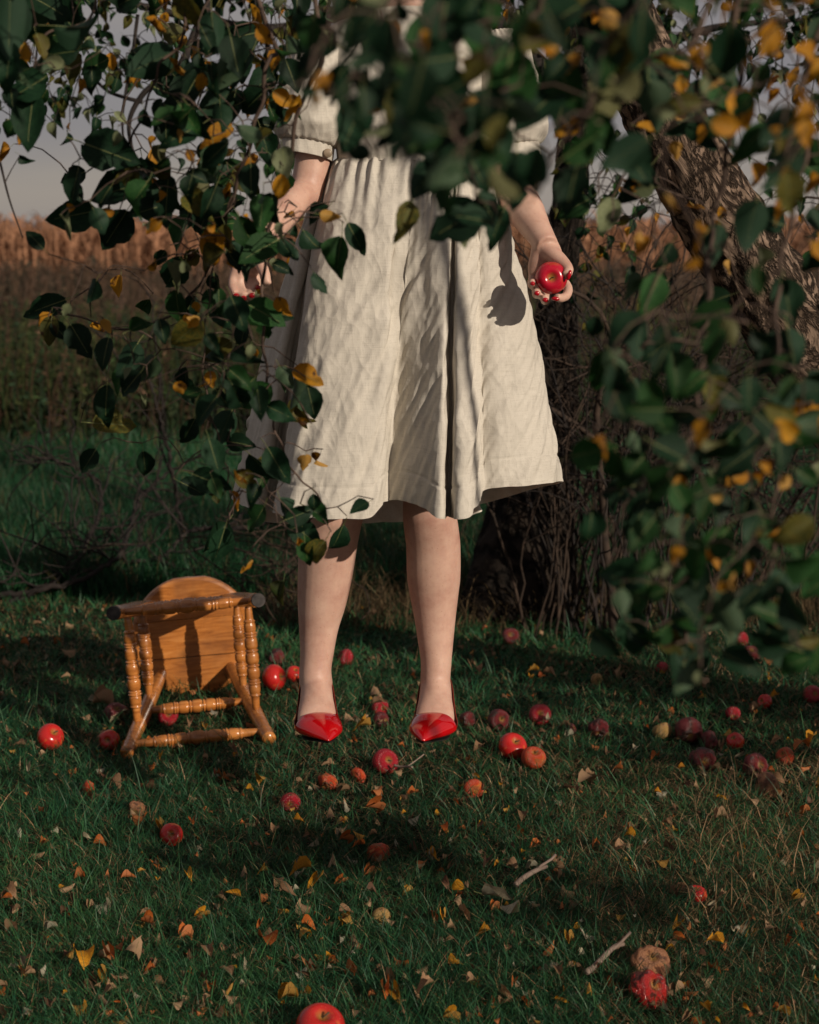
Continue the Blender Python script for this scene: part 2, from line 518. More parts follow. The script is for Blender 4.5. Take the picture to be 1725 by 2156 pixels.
def tuft_field(name, n, xr, yr, L, col0, col1, lean=0.5, wid=0.004, label='', segs=3, droop=0.0, cat='grass'):
    y = rng.uniform(*yr, n); x = rng.uniform(*xr, n)
    X, Y = gndn(x, y)
    L_ = rng.uniform(*L, n)
    ln = np.abs(rng.normal(lean, lean * 0.6, n)); az = rng.uniform(0, 6.28, n)
    t = rng.random(n)[:, None]
    col = (1 - t) * np.array(col0) + t * np.array(col1)
    o = blades(name, X, Y, L_, wid, ln, az, col, M['straw'], '', segs=segs, droop=droop)
    tag(o, label, cat, kind='stuff')
    return o
tuft_field('dry_grass', 620, (1440, 1790), (1630, 1960), (0.05, 0.17), (0.08, 0.075, 0.03), (0.34, 0.21, 0.12), 1.15, 0.0022,
           'long bent straw coloured grass at the right edge of the lawn', droop=1.3)
tuft_field('dead_grass', 9000, (560, 1800), (1130, 1330), (0.06, 0.24), (0.035, 0.026, 0.014), (0.14, 0.095, 0.05), 0.9, 0.004,
           'brown dead grass tangled round the dark trunk base', droop=1.2)

# ------------------------------------------------------------------ corn field, weeds, brush
def build_corn():
    n = 5200
    Y = rng.uniform(33, 46, n); X = rng.uniform(-17, 17, n)
    H = rng.uniform(1.35, 1.95, n) + 0.1 * fnoise(X, Y, 0.8, 1)
    c = np.array([0.36, 0.185, 0.105]) * rng.uniform(0.55, 1.25, (n, 1)) * np.array([1, 1, 1])
    V = []; F = []; C = []
    # stalk + tassel + 6 drooping leaves, each a folded strip
    base = np.stack([X, Y, np.zeros(n)], -1)
    def strip(P, wv, ax):
        nonlocal V, F, C
        k = P.shape[1]
        o = np.stack([np.cos(ax), np.sin(ax), np.zeros(n)], -1)
        A = P - o[:, None] * wv[:, :, None]; B = P + o[:, None] * wv[:, :, None]
        VV = np.stack([A, B], 2).reshape(n * k * 2, 3)
        off = sum(len(v) for v in V)
        b = (np.arange(n) * k * 2)[:, None] + off
        for i in range(k - 1):
            F.append(b + np.array([2 * i, 2 * i + 1, 2 * i + 3, 2 * i + 2]))
        V.append(VV); C.append(np.repeat(c * rng.uniform(0.6, 1.3, (n, 1)), k * 2, 0))
    s = np.linspace(0, 1, 3)
    P = base[:, None] + np.stack([0 * s, 0 * s, s], -1)[None] * H[:, None, None]
    strip(P, np.full((n, 3), 0.014), rng.uniform(0, 0.6, n))
    for l in range(8):
        h0 = H * (0.22 + 0.1 * l + rng.uniform(-0.05, 0.05, n)); a = rng.uniform(0, 6.28, n)
        ln = rng.uniform(0.25, 0.5, n)
        s = np.array([0, 0.35, 0.7, 1.0])
        rise = np.array([0, 0.22, 0.05, -0.45]) if l < 6 else np.array([0, 0.35, 0.6, 0.7])
        P = base[:, None] + np.stack([np.cos(a)[:, None] * s * ln[:, None], np.sin(a)[:, None] * s * ln[:, None],
                                      h0[:, None] + rise * ln[:, None]], -1)
        strip(P, np.broadcast_to(np.array([0.012, 0.03, 0.022, 0.003]), (n, 4)), a + 1.57 + rng.uniform(-.7, .7, n))
    o = link('corn_field', mkmesh('corn_field', np.concatenate(V), [np.concatenate(F)], M['straw'], smooth=False, col=np.concatenate(C)))
    tag(o, 'ripe brown corn field along the horizon', 'corn field', kind='stuff')
build_corn()

def brush(name, n, yr, xr, H, cols, label, cat, leafy=5, leafsize=0.03, stemw=0.006, by_pixel=False):
    """weedy stems each with small leaf faces"""
    Y = rng.uniform(*yr, n)
    X = rng.uniform(xr[0], xr[1], n) * Y
    H_ = rng.uniform(*H, n) * (1 + 0.25 * fnoise(X, Y, 0.9, 6))
    az = rng.uniform(0, 6.28, n); ln = np.abs(rng.normal(0.18, 0.12, n)) * H_
    top = np.stack([X + np.cos(az) * ln, Y + np.sin(az) * ln, H_], -1)
    base = np.stack([X, Y, 0 * X], -1)
    V = []; F4 = []; C = []
    o = np.stack([np.full(n, stemw), 0 * X, 0 * X], -1) * (Y / 10)[:, None]
    mid = (base + top) / 2; mid[:, 2] += 0.04
    VV = np.stack([base - o, base + o, mid - o, mid + o, top - o * .4, top + o * .4], 1).reshape(-1, 3)
    b = (np.arange(n) * 6)[:, None]
    F4 += [b + np.array([0, 1, 3, 2]), b + np.array([2, 3, 5, 4])]
    cs = np.array(cols)
    stemc = cs[rng.integers(0, len(cs), n)]
    V.append(VV); C.append(np.repeat(stemc * 0.8, 6, 0)); off = n * 6
    for k in range(leafy):
        t = rng.uniform(0.25, 1.02, n)[:, None]
        p = base * (1 - t) + top * t
        r = rng.normal(0, 1, (n, 3)); r /= np.linalg.norm(r, axis=1)[:, None]
        q = np.cross(r, rng.normal(0, 1, (n, 3))); q /= np.linalg.norm(q, axis=1)[:, None]
        sz = (leafsize * rng.uniform(0.5, 1.4, n))[:, None]
        VV = np.stack([p, p + r * sz + q * sz * .3, p + r * sz * 2, p + r * sz - q * sz * .3], 1).reshape(-1, 3)
        F4.append((np.arange(n) * 4)[:, None] + off + np.array([0, 1, 2, 3])); off += n * 4
        V.append(VV); C.append(np.repeat(stemc * rng.uniform(0.6, 1.4, (n, 1)), 4, 0))
    ob = link(name, mkmesh(name, np.concatenate(V), [np.concatenate(F4)], M['straw'], smooth=False, col=np.concatenate(C)))
    tag(ob, label, cat, kind='stuff')
brush('dry_weeds', 9000, (13.5, 33), (-0.36, 0.36), (0.45, 1.0),
      [(0.055, 0.036, 0.024), (0.09, 0.055, 0.034), (0.04, 0.034, 0.022), (0.11, 0.07, 0.05)],  # browns darkened to hold the shade the weeds stand in
      'dull brown dead weeds in front of the corn', 'weeds', 5, 0.05, 0.006)
brush('goldenrod_brush', 9000, (9.3, 13.5), (-0.36, 0.36), (0.30, 0.82),
      [(0.035, 0.060, 0.020), (0.050, 0.060, 0.020), (0.085, 0.05, 0.03), (0.045, 0.032, 0.02), (0.022, 0.045, 0.022), (0.030, 0.042, 0.018)],  # kept dark, with the shade over the brush put into the colours
      'green and rusty goldenrod brush at the edge of the meadow', 'brush', 8, 0.028, 0.004)
# ------------------------------------------------------------------ wood
def bark_tube(name, P, rad, n, sides, mat, parent, relief=0.012, fs=9.0, stretch=3.5, knots=()):
    P = spline(P, n); r = np.interp(np.linspace(0, 1, n), np.linspace(0, 1, len(rad)), rad)
    T = np.gradient(P, axis=0); L = np.concatenate([[0], np.cumsum(np.linalg.norm(np.diff(P, axis=0), axis=1))])
    T /= np.linalg.norm(T, axis=1)[:, None]
    u = np.cross(T[0], [0.3, 0.9, 0.1]); u /= np.linalg.norm(u)
    rows = []; uv = []
    for i in range(n):
        u = u - T[i] * u.dot(T[i]); u /= np.linalg.norm(u); wv = np.cross(T[i], u)
        row = []
        for j in range(sides + 1):
            a = 2 * math.pi * (j % sides) / sides
            c, s = math.cos(a), math.sin(a)
            q = Vector((c * r[i] * fs * 2.2, s * r[i] * fs * 2.2, L[i] * fs * 2.2 / stretch))
            v1 = mnoise.fractal(q * 0.5, 0.8, 2.1, 3)
            v2 = 1 - abs(mnoise.noise(q * 1.6 + Vector((v1, v1, 0)) * 1.2)) * 3.2
            v3 = mnoise.noise(Vector((c * r[i] * 5, s * r[i] * 5, L[i] * 3)))
            v4 = mnoise.noise(q * 5)
            d = relief * (0.45 * v1 - 0.75 * max(v2, 0) + 0.35 * v4) + 0.10 * r[i] * v3
            row.append(P[i] + (u * c + wv * s) * (r[i] + d))
            uv.append((j / sides * 2 * math.pi * r[n // 2], L[i]))
        rows.append(row)
    V = np.array(rows).reshape(-1, 3)
    F = grid_faces(n, sides + 1, False)
    me = mkmesh(name, V, [F], mat, uv=uv)
    return link(name, me, parent)

def add_twigs(mb, P, r0, r1, sides=5, n=None, m=0):
    P = np.asarray(P, float)
    n = n or max(4, len(P))
    V, F = tube(P, np.linspace(r0, r1, len(P)), sides, True)
    mb.add(V, F, m)

# ------------------------------------------------------------------ leaf prototypes
def leaf_geo(fold=0.25, curl=0.3, bend=0.3, width=0.62, wave=0.04, torn=0, nu=11, seed=0, pet=True, point=0.30, cup=0.0):
    """leaf of unit length along +Y from its base at the origin, upper side +Z"""
    rg = np.random.default_rng(seed)
    s = np.linspace(0, 1, nu)
    prof = np.sin(np.pi * s ** 0.78) ** 0.72
    prof = prof * (1 - point * s ** 2.5 * 1.2)
    prof[0] = 0.12; prof[-1] = 0.0
    us = np.array([-1, -0.5, 0, 0.5, 1.0])
    V = np.zeros((nu, 5, 3))
    bad = rg.integers(2, nu - 2, 3)
    for i in range(nu):
        for j, u in enumerate(us):
            hw = width * 0.5 * prof[i]
            if abs(u) == 1: hw *= 1 + (0.03 if i % 2 else -0.02)
            if torn and abs(u) == 1 and i in bad[:torn] and (u > 0) == (i % 2 == 0): hw *= 0.66
            x = u * hw
            y = s[i] - 0.04 * abs(u) * (1 - s[i])
            z = abs(u) * hw * fold * 1.6 + wave * math.sin(7 * s[i] + 2.1 * u + seed) * abs(u) - cup * u * u * hw
            V[i, j] = (x, y, z)
    # bend along the length, curl across
    yc = np.maximum(V[..., 1], 0.0)
    ang = bend * yc ** 1.5
    y0 = V[..., 1].copy(); z0 = V[..., 2].copy()
    V[..., 1] = np.where(y0 > 0.01, np.sin(ang) / (bend * np.sqrt(np.maximum(y0, 1e-3))), y0) - z0 * np.sin(ang)
    V[..., 2] = -(1 - np.cos(ang)) * y0 * 0.8 + z0 * np.cos(ang)
    a2 = curl * V[..., 0] * 2.2
    V[..., 2] += V[..., 0] * np.sin(a2) * 0.9
    V[..., 0] *= np.cos(a2 * 0.8)
    Vf = V.reshape(-1, 3); F = [grid_faces(nu, 5, False)]
    if pet:
        b = len(Vf)
        c = np.array([[0, 0.02, 0.0], [0, -0.14, 0.015], [0.02, -0.30, 0.06]]); r = [0.012, 0.010, 0.012]
        pv = []
        for k in range(3):
            for a in (0, 2.09, 4.19): pv.append(c[k] + [r[k] * math.cos(a), 0, r[k] * math.sin(a)])
        Vf = np.vstack([Vf, pv]); F.append(grid_faces(3, 3) + b)
        # pale midrib standing proud of the blade
        b = len(Vf); ks = list(range(0, nu - 1, 2)); mv = []
        for q, i in enumerate(ks):
            c = V[i, 2]; rr_ = 0.011 * (1 - 0.75 * i / nu)
            mv += [c + [-rr_, 0, 0.001], c + [0, 0, 0.009 * (1 - .5 * i / nu)], c + [rr_, 0, 0.001]]
        Vf = np.vstack([Vf, mv]); F[1] = np.vstack([F[1], grid_faces(len(ks), 3, False) + b])
    return Vf, F, (nu - 1) * 4
PROTO = [leaf_geo(0.18, 0.2, 0.5, 0.66, 0.03, 0, seed=1), leaf_geo(0.45, 0.1, 0.8, 0.62, 0.05, 0, seed=2),
         leaf_geo(0.1, 0.5, -0.5, 0.72, 0.04, 1, seed=3), leaf_geo(0.7, 0.0, 1.2, 0.58, 0.05, 0, seed=4),
         leaf_geo(0.2, 0.2, 0.3, 0.74, 0.06, 2, seed=5), leaf_geo(0.3, 0.8, 1.5, 0.6, 0.05, 0, seed=6),
         leaf_geo(0.25, 0.3, 0.9, 0.50, 0.05, 1, seed=7)]
CURLED = [leaf_geo(1.5, 1.2, 1.2, 0.5, 0.08, 1, seed=11), leaf_geo(1.2, 1.6, 2.0, 0.55, 0.10, 2, seed=12),
          leaf_geo(0.8, 2.0, 0.8, 0.6, 0.12, 1, seed=13)]
LCOL = ['leaf_green', 'leaf_mid', 'leaf_yellow', 'leaf_pale', 'leaf_olive']
SHAPES = PROTO + CURLED
_leafmesh = {}
def leaf_mesh(shape, col):
    k = (shape, col)
    if k not in _leafmesh:
        V, F, nb = SHAPES[shape]
        nq = sum(len(f) for f in F)
        mi = np.zeros(nq, int); mi[nb:] = 1
        _leafmesh[k] = mkmesh('leaf', V, F, [M[col], M['petiole']], mi)
    return _leafmesh[k]

def basis(dirv, nor):
    y = Vector(dirv).normalized(); z = Vector(nor)
    z = (z - y * z.dot(y))
    if z.length < 1e-4: z = y.orthogonal()
    z.normalize(); x = y.cross(z)
    return Matrix((x, y, z)).transposed()

class Leaves:
    """collects leaves of one tree; the largest in view become parts, the rest one stuff part"""
    def __init__(s): s.items = []
    def add(s, pos, dirv, nor, size, shape, col, px=None):
        if px is None:
            d = (Vector(pos) - Vector((0, 0, CAMZ)))
            px = size / max(d.y, 0.3)
        s.items.append((px, Vector(pos), basis(dirv, nor), size, shape, col))
    def build(s, parent, nmax=300, name='leaf', mass='foliage', masslabel='', names=None):
        it = sorted(s.items, key=lambda t: -t[0])
        for px, p, B, sz, sh, c in it[:nmax]:
            o = link(name, leaf_mesh(sh, c), parent)
            o.matrix_local = Matrix.Translation(p) @ B.to_4x4() @ Matrix.Scale(sz, 4)
        rest = it[nmax:]
        if rest:
            cols = sorted({t[5] for t in rest})
            mats = [M[c] for c in cols] + [M['petiole']]
            mb = MB()
            for px, p, B, sz, sh, c in rest:
                V, F, nb = SHAPES[sh]
                VV = (np.array(B) @ V.T).T * sz + np.array(p)
                mb.add(VV, F[0], cols.index(c))
                if len(F) > 1:
                    off = -len(V)
                    mb.F[4][-1:] = mb.F[4][-1:]
                    mb.F[4].append(F[1] + mb.n - len(V)); mb.M[4].append(np.full(len(F[1]), len(cols)))
            o = link(mass, mb.mesh(mass, mats), parent)
            tag(o, kind='stuff')

def wiggle(a, b, n=7, amp=0.03, sag=0.02):
    a = Vector(a); b = Vector(b); L = (b - a).length
    pts = []
    o1 = Vector((random.gauss(0, 1), random.gauss(0, 1), random.gauss(0, 1))) * amp * L
    o2 = Vector((random.gauss(0, 1), random.gauss(0, 1), random.gauss(0, 1))) * amp * L * 0.5
    for i in range(n):
        t = i / (n - 1)
        p = a.lerp(b, t) + o1 * math.sin(math.pi * t) + o2 * math.sin(2 * math.pi * t)
        p.z += sag * L * math.sin(math.pi * t)
        pts.append(p)
    return pts

# ------------------------------------------------------------------ the near apple tree: leaning trunk, hanging boughs
tree = empty('apple_tree', (1.7, 3.55, 0))
tag(tree, 'old apple tree leaning in from the right whose leafy boughs hang before the camera', 'tree')
TL = Vector(tree.location)
class Sub:  # parts are built in world coordinates and parented with an offset
    pass
def world_part(o, root):
    o.parent = root
    o.matrix_parent_inverse = Matrix.Translation(root.location).inverted()
    return o
limbP = [(1.74, 3.62, -0.06), (1.45, 3.55, 0.30), tuple(at(1722, 772, 3.42)), tuple(at(1480, 400, 3.32)), tuple(at(1300, 40, 3.22)),
         (0.22, 2.98, 2.06), (-0.10, 2.60, 2.36), (-0.62, 2.30, 2.52), (-1.1, 2.1, 2.55)]
world_part(bark_tube('trunk', limbP[:6], [0.135, 0.118, 0.102, 0.090, 0.078, 0.066], 230, 88, M['bark'], None, 0.011, 9.0, 3.0), tree)
world_part(bark_tube('limb', limbP[4:], [0.078, 0.064, 0.045, 0.028, 0.015], 60, 24, M['bark'], None, 0.006), tree)
limb2 = [(0.30, 3.02, 1.98), (0.55, 2.6, 2.22), (0.80, 2.0, 2.32), (0.62, 1.5, 2.30), (0.1, 1.2, 2.2), (-0.3, 1.25, 2.15)]
world_part(bark_tube('limb', limb2, [0.05, 0.045, 0.035, 0.026, 0.018, 0.010], 70, 20, M['bark'], None, 0.005), tree)

LFA = Leaves()
nodes = []
def bough(pts, r0, r1, start):
    """a hanging bough: 'start' is a world point above the frame, the rest (x, y, depth) in view"""
    P = [Vector(q) for q in start] + [at(*p) for p in pts]
    S = spline([tuple(p) for p in P], 14 * len(P))
    S = S + 0.0022 * np.stack([np.sin(np.arange(len(S)) * 0.9), np.cos(np.arange(len(S)) * 0.7), np.sin(np.arange(len(S)) * 0.5)], -1)
    V, F = tube(S, np.linspace(r0 * 0.33, r1 * 0.7, len(S)), 8)
    mb = MB(); mb.add(V, F)
    world_part(link('branch', mb.mesh('branch', [M['twig']])), tree)
    nodes.extend([Vector(s) for s in S[10:]])
bough([(520, -60, 2.25), (560, 150, 2.2), (500, 380, 2.25), (420, 600, 2.35), (290, 690, 2.4), (110, 655, 2.45)], 0.012, 0.002, [(-0.62, 2.3, 2.5)])
bough([(640, -90, 2.15), (625, 250, 2.2), (560, 520, 2.25), (560, 780, 2.25), (600, 960, 2.25), (690, 1068, 2.25)], 0.011, 0.0018, [(-0.5, 2.35, 2.48)])
bough([(160, -80, 2.2), (90, 80, 2.15), (40, 230, 2.15)], 0.008, 0.002, [(-1.0, 2.12, 2.55), (-0.95, 2.15, 2.2)])
bough([(330, -80, 2.2), (330, 150, 2.2), (260, 330, 2.25), (230, 440, 2.3)], 0.008, 0.002, [(-0.8, 2.2, 2.53), (-0.85, 2.2, 2.3)])
bough([(450, 560, 2.3), (430, 800, 2.3), (480, 1000, 2.3), (480, 1120, 2.3)], 0.004, 0.0015, [tuple(at(500, 380, 2.25))])
bough([(820, -120, 1.35), (800, 60, 1.35), (700, 220, 1.5)], 0.008, 0.0025, [(-0.25, 1.25, 2.15), (-0.12, 1.3, 1.8)])
bough([(1000, -120, 1.2), (960, 120, 1.25), (960, 300, 1.35), (1010, 420, 1.5)], 0.008, 0.002, [(0.0, 1.2, 2.18), (0.03, 1.2, 1.8)])
bough([(1200, -150, 1.3), (1100, 60, 1.3), (1040, 220, 1.3), (900, 300, 1.4)], 0.007, 0.002, [(0.25, 1.3, 2.22), (0.2, 1.3, 1.9)])
def shade_bough(P, r0, r1):  # unseen boughs added to carry the leaves that shade the lawn
    S = spline(P, 14 * len(P)); V, F = tube(S, np.linspace(r0, r1, len(S)), 8); mb = MB(); mb.add(V, F)
    world_part(link('branch', mb.mesh('branch', [M['twig']])), tree); nodes.extend([Vector(s) for s in S[10:]])
shade_bough([(0.86, 2.0, 2.30), (1.3, 1.6, 2.2), (1.7, 1.2, 1.8), (2.0, 0.9, 1.3), (2.1, 0.7, 1.0)], 0.02, 0.004)
shade_bough([(1.3, 1.6, 2.2), (1.7, 1.7, 1.9), (2.2, 1.6, 1.6), (2.8, 1.4, 1.3)], 0.012, 0.004)
bough([(1500, 0, 1.35), (1400, 110, 1.35), (1280, 200, 1.45), (1160, 330, 1.6)], 0.009, 0.002, [(0.6, 1.5, 2.28), (0.45, 1.4, 1.9)])
bough([(1600, -120, 1.5), (1560, 200, 1.55), (1500, 480, 1.6), (1480, 760, 1.5), (1440, 1050, 1.5), (1450, 1350, 1.5)], 0.012, 0.002, [(0.7, 1.6, 2.3), (0.6, 1.5, 1.95)])
bough([(1760, 0, 1.5), (1700, 300, 1.5), (1640, 600, 1.5), (1640, 900, 1.45), (1620, 1250, 1.45)], 0.011, 0.002, [(0.8, 1.8, 2.3), (0.72, 1.6, 1.95)])
bough([(1560, 860, 1.5), (1400, 960, 1.5), (1300, 1100, 1.55), (1290, 1260, 1.55)], 0.004, 0.0015, [tuple(at(1640, 620, 1.5))])
bough([(1520, 320, 1.6), (1400, 420, 1.7), (1290, 470, 1.75)], 0.005, 0.0015, [tuple(at(1560, 200, 1.55))])
bough([(1480, 700, 1.5), (1380, 720, 1.5), (1300, 760, 1.5)], 0.004, 0.0015, [tuple(at(1500, 520, 1.6))])

DENS = """
99899998999999589999989
98637998999999699999999
96116999899999789999999
63029999549998558898999
30389887323687544755888
03878988510277262854448
05746888620047020536656
01027887430000023435556
14454877310000003455645
36535785300000002665666
00475785600000003776667
00653486800000004678888
00212566600000005788887
00002577500000002788877
00000256740000003788876
00000253630000002688886
00000003210000000678987
00000000000000000668887
00000000000000000518647
00000000000000000004300
""".split()
def depth_for(x, y):
    if x < 640: return 2.25 + 0.2 * random.uniform(-1, 1) + (0.15 if x < 300 and y > 550 else 0)
    if x < 800 and y > 350: return 2.25 + 0.15 * random.uniform(-1, 1)
    if x < 1180 and y < 560: return random.choice([1.05, 1.15, 1.3, 1.6]) + random.uniform(-0.1, 0.1)
    if y > 640: return 1.36 + random.uniform(-0.14, 0.16)
    return random.choice([1.2, 1.35, 1.6, 1.9]) + random.uniform(-0.1, 0.1)
fwd = Vector((0, -1, 0.12))
KEEP = [(1165, 582, 84), (1115, 450, 50), (506, 600, 8), (684, 325, 16), (1495, 380, 55), (1690, 660, 60), (1530, 470, 40), (690, 290, 30)]
def in_the_way(x, y, d):
    """true where a leaf would hide the hands or keep the sun off the skirt, legs or stool"""
    for kx, ky, kr in KEEP:
        if (x - kx) ** 2 + (y - ky) ** 2 < (kr + 30) ** 2: return True
    p = at(x, y, d)
    for Yt, xa, xb, za, zb in ((2.86, -0.27, 0.34, 0.30, 1.36), (3.05, -0.25, 0.15, 0.1, 0.7), (3.75, -0.80, -0.33, 0.0, 0.45)):
        k = (Yt - p.y) / -sd.y
        if k < 0: continue
        q = p - sd * k
        if xa < q.x < xb and za < q.z < zb: return True
    return False
def put_leaf(x, y, d, lpx, ang, col, shape=None, tilt=0.45):
    """leaf whose middle shows at (x, y), lpx long in the 1725 frame, tip pointing at ang (0 right, 90 down)"""
    size = lpx * d / F_PX
    mid = at(x, y, d)
    v = Vector((math.cos(R(ang)), 0, -math.sin(R(ang))))
    v.y = random.gauss(0, tilt * 0.6)
    v.normalize()
    nrm = (fwd + Vector((random.gauss(0, tilt), 0, random.gauss(0, tilt) + 0.15)))
    if random.random() < 0.16: nrm = nrm * -1
    size *= 1.0 / max(0.55, math.sqrt(1 - v.y ** 2))
    if shape is None: shape = random.choice([0, 0, 1, 2, 3, 4, 5, 6])
    base = mid - v * size * 0.5
    LFA.add(base, v, nrm, size, shape, col, lpx)
    return base - v * size * 0.3
def pick_col(x, y):
    r = random.random()
    yl = 0.17 if y > 600 else 0.19
    if x > 1150 and y < 480: yl = 0.32
    if 380 < x < 700 and y > 380: yl = 0.24
    if r < yl: return 'leaf_yellow'
    if r < yl + 0.07: return 'leaf_pale'
    if r < yl + 0.15: return 'leaf_olive'
    if r < yl + (0.48 if x > 1150 else 0.36): return 'leaf_mid'
    return 'leaf_green'
hand = [(240, 487, 2.3, 100, 125, 'g', 4), (145, 455, 2.3, 108, 168, 'g', 0), (62, 262, 2.1, 118, 98, 'g', 0), (50, 190, 2.1, 100, 150, 'g', 4),
        (105, 700, 2.4, 66, 100, 'o', 0), (222, 865, 2.3, 104, 96, 'g', 6), (268, 762, 2.3, 88, 120, 'g', 0), (172, 722, 2.35, 82, 60, 'g', 4),
        (85, 650, 2.45, 104, 160, 'g', 6), (461, 1153, 2.25, 88, 108, 'g', 0), (645, 1168, 2.2, 80, 85, 'm', 6), (588, 984, 2.2, 92, 60, 'g', 0),
        (657, 852, 2.2, 76, 78, 'g', 0), (602, 874, 2.2, 82, 25, 'g', 3), (604, 797, 2.2, 58, 60, 'm', 0), (652, 795, 2.2, 72, 25, 'y', 2),
        (588, 660, 2.25, 70, 20, 'g', 0), (710, 555, 2.1, 106, 100, 'm', 3), (754, 510, 2.15, 84, 62, 'g', 6), (700, 456, 2.1, 48, 10, 'y', 5),
        (957, 472, 1.7, 128, 150, 'g', 4), (1043, 488, 1.7, 100, 112, 'g', 6), (850, 470, 1.8, 92, 112, 'o', 6), (940, 335, 1.5, 165, 118, 'g', 0),
        (1000, 350, 1.5, 130, 60, 'g', 2), (1085, 385, 1.6, 118, 92, 'g', 4), (890, 385, 1.55, 110, 130, 'g', 1), (682, 1088, 2.2, 72, 30, 'm', 3),
        (625, 1108, 2.2, 62, 150, 'g', 0), (520, 1010, 2.2, 58, 40, 'o', 2), (540, 1095, 2.2, 70, 120, 'm', 4), (390, 205, 2.2, 118, 120, 'g', 0),
        (240, 325, 2.2, 128, 20, 'g', 4), (230, 405, 2.25, 120, 165, 'g', 1), (350, 430, 2.25, 110, 95, 'g', 2), (310, 135, 2.2, 112, 155, 'g', 0),
        (180, 60, 2.1, 120, 5, 'g', 3), (20, 60, 2.0, 140, 95, 'g', 0), (15, 150, 2.0, 110, 100, 'g', 1), (45, 122, 2.1, 62, 100, 'y', 4), (110, 130, 2.1, 50, 200, 'p', 1),
        (450, 287, 2.15, 82, 150, 'y', 6), (446, 525, 2.2, 76, 80, 'y', 2), (225, 688, 2.3, 34, 60, 'y', 0), (384, 820, 2.25, 40, 30, 'y', 2), (437, 806, 2.25, 38, 85, 'y', 5),
        (372, 590, 2.25, 74, 115, 'p', 7), (600, 345, 2.1, 66, 80, 'p', 2), (590, 400, 2.1, 60, 100, 'y', 1), (430, 412, 2.2, 72, 60, 'o', 0),
        (1262, 786, 1.55, 90, 100, 'm', 2), (1440, 1405, 1.5, 150, 96, 'g', 0), (1435, 1350, 1.5, 130, 110, 'g', 2), (1665, 1372, 1.5, 125, 25, 'g', 4), (1335, 1345, 1.5, 125, 95, 'g', 1), (1330, 1275, 1.5, 110, 110, 'm', 0),
        (1300, 1200, 1.55, 95, 160, 'g', 0), (1345, 1090, 1.55, 120, 120, 'g', 4), (1310, 1030, 1.55, 100, 165, 'g', 2), (1520, 1003, 1.5, 66, 50, 'p', 2), (1574, 1014, 1.5, 66, 60, 'p', 0), (1350, 830, 1.6, 70, 60, 'g', 1),
        (1278, 458, 1.8, 82, 110, 'p', 0), (1590, 320, 1.6, 84, 130, 'p', 8), (1565, 235, 1.5, 96, 70, 'y', 1), (1480, 280, 1.7, 62, 135, 'y', 6), (1192, 272, 1.7, 62, 150, 'y', 2),
        (1508, 810, 1.5, 66, 80, 'y', 0), (1690, 862, 1.5, 88, 150, 'y', 4), (1432, 1094, 1.5, 58, 110, 'y', 6), (1498, 480, 2.2, 34, 90, 'y', 7), (1520, 455, 2.2, 38, 80, 'y', 5), (1465, 440, 2.2, 36, 50, 'y', 8),
        (1205, 440, 2.0, 78, 150, 'm', 0), (1352, 398, 2.1, 42, 95, 'm', 0), (1505, 520, 1.6, 90, 100, 'g', 0), (1600, 560, 1.6, 74, 80, 'p', 7), (1395, 545, 1.8, 70, 120, 'g', 1),
        (1640, 615, 1.5, 60, 95, 'g', 2), (1580, 480, 1.5, 110, 100, 'g', 0), (1620, 750, 1.5, 110, 120, 'g', 0), (1660, 640, 1.5, 100, 80, 'g', 4), (1345, 720, 1.5, 90, 100, 'g', 2), (1390, 735, 1.5, 100, 150, 'g', 0),
        (1425, 800, 1.5, 110, 110, 'g', 1), (1300, 770, 1.5, 80, 60, 'm', 2), (1250, 700, 1.5, 70, 100, 'g', 3),
        (1010, 90, 1.3, 110, 80, 'm', 1), (930, 60, 1.2, 160, 100, 'g', 2), (1140, 60, 1.3, 170, 150, 'g', 0), (1060, 200, 1.25, 180, 100, 'm', 2), (1130, 230, 1.4, 130, 140, 'g', 0), (830, 190, 1.3, 170, 160, 'g', 1), (1000, 250, 1.3, 150, 150, 'g', 0),
        (880, 280, 1.4, 150, 60, 'g', 4), (740, 270, 1.5, 120, 110, 'g', 0), (1100, 110, 1.3, 70, 160, 'y', 5), (1065, 130, 1.3, 60, 150, 'y', 5), (925, 80, 1.3, 60, 100, 'y', 7)]
cc = {'g': 'leaf_green', 'm': 'leaf_mid', 'y': 'leaf_yellow', 'p': 'leaf_pale', 'o': 'leaf_olive'}
targets = []
random.seed(21)
for (x, y, d, l, a, c, sh) in hand:
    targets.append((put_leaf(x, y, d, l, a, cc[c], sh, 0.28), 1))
for r_, row in enumerate(DENS):
    for c_, ch in enumerate(row):
        dn = int(ch)
        if dn == 0: continue
        x0, y0 = c_ * 75, r_ * 75
        d0 = depth_for(x0 + 37, y0 + 37)
        lpx = 82 if x0 < 700 and y0 > 0 else (112 if y0 < 330 else 98)
        area = 0.36 * lpx * lpx
        k = -math.log(1 - min(dn * 0.099, 0.9)) * 5625 / area * (1.25 if dn > 6 else 0.8)
        cnt = int(k) + (random.random() < k % 1)
        for _ in range(cnt):
            x = x0 + random.uniform(-5, 80); y = y0 + random.uniform(-5, 80)
            if r_ == 0: y -= random.uniform(0, 60)
            d = depth_for(x, y)
            for _k in range(6):
                if not in_the_way(x, y, d): break
                x = x0 + random.uniform(-5, 80); y = y0 + random.uniform(-5, 80); d = depth_for(x, y)
            else:
                continue
            col = pick_col(x, y)
            l = lpx * random.uniform(0.55, 1.15) * (0.55 if col in ('leaf_yellow', 'leaf_pale') else 1)
            a = 90 + random.gauss(10, 48)
            sh = random.choice([7, 8, 5, 2, 4]) if col in ('leaf_yellow', 'leaf_pale') else None
            targets.append((put_leaf(x, y, d, l, a, col, sh), 0))
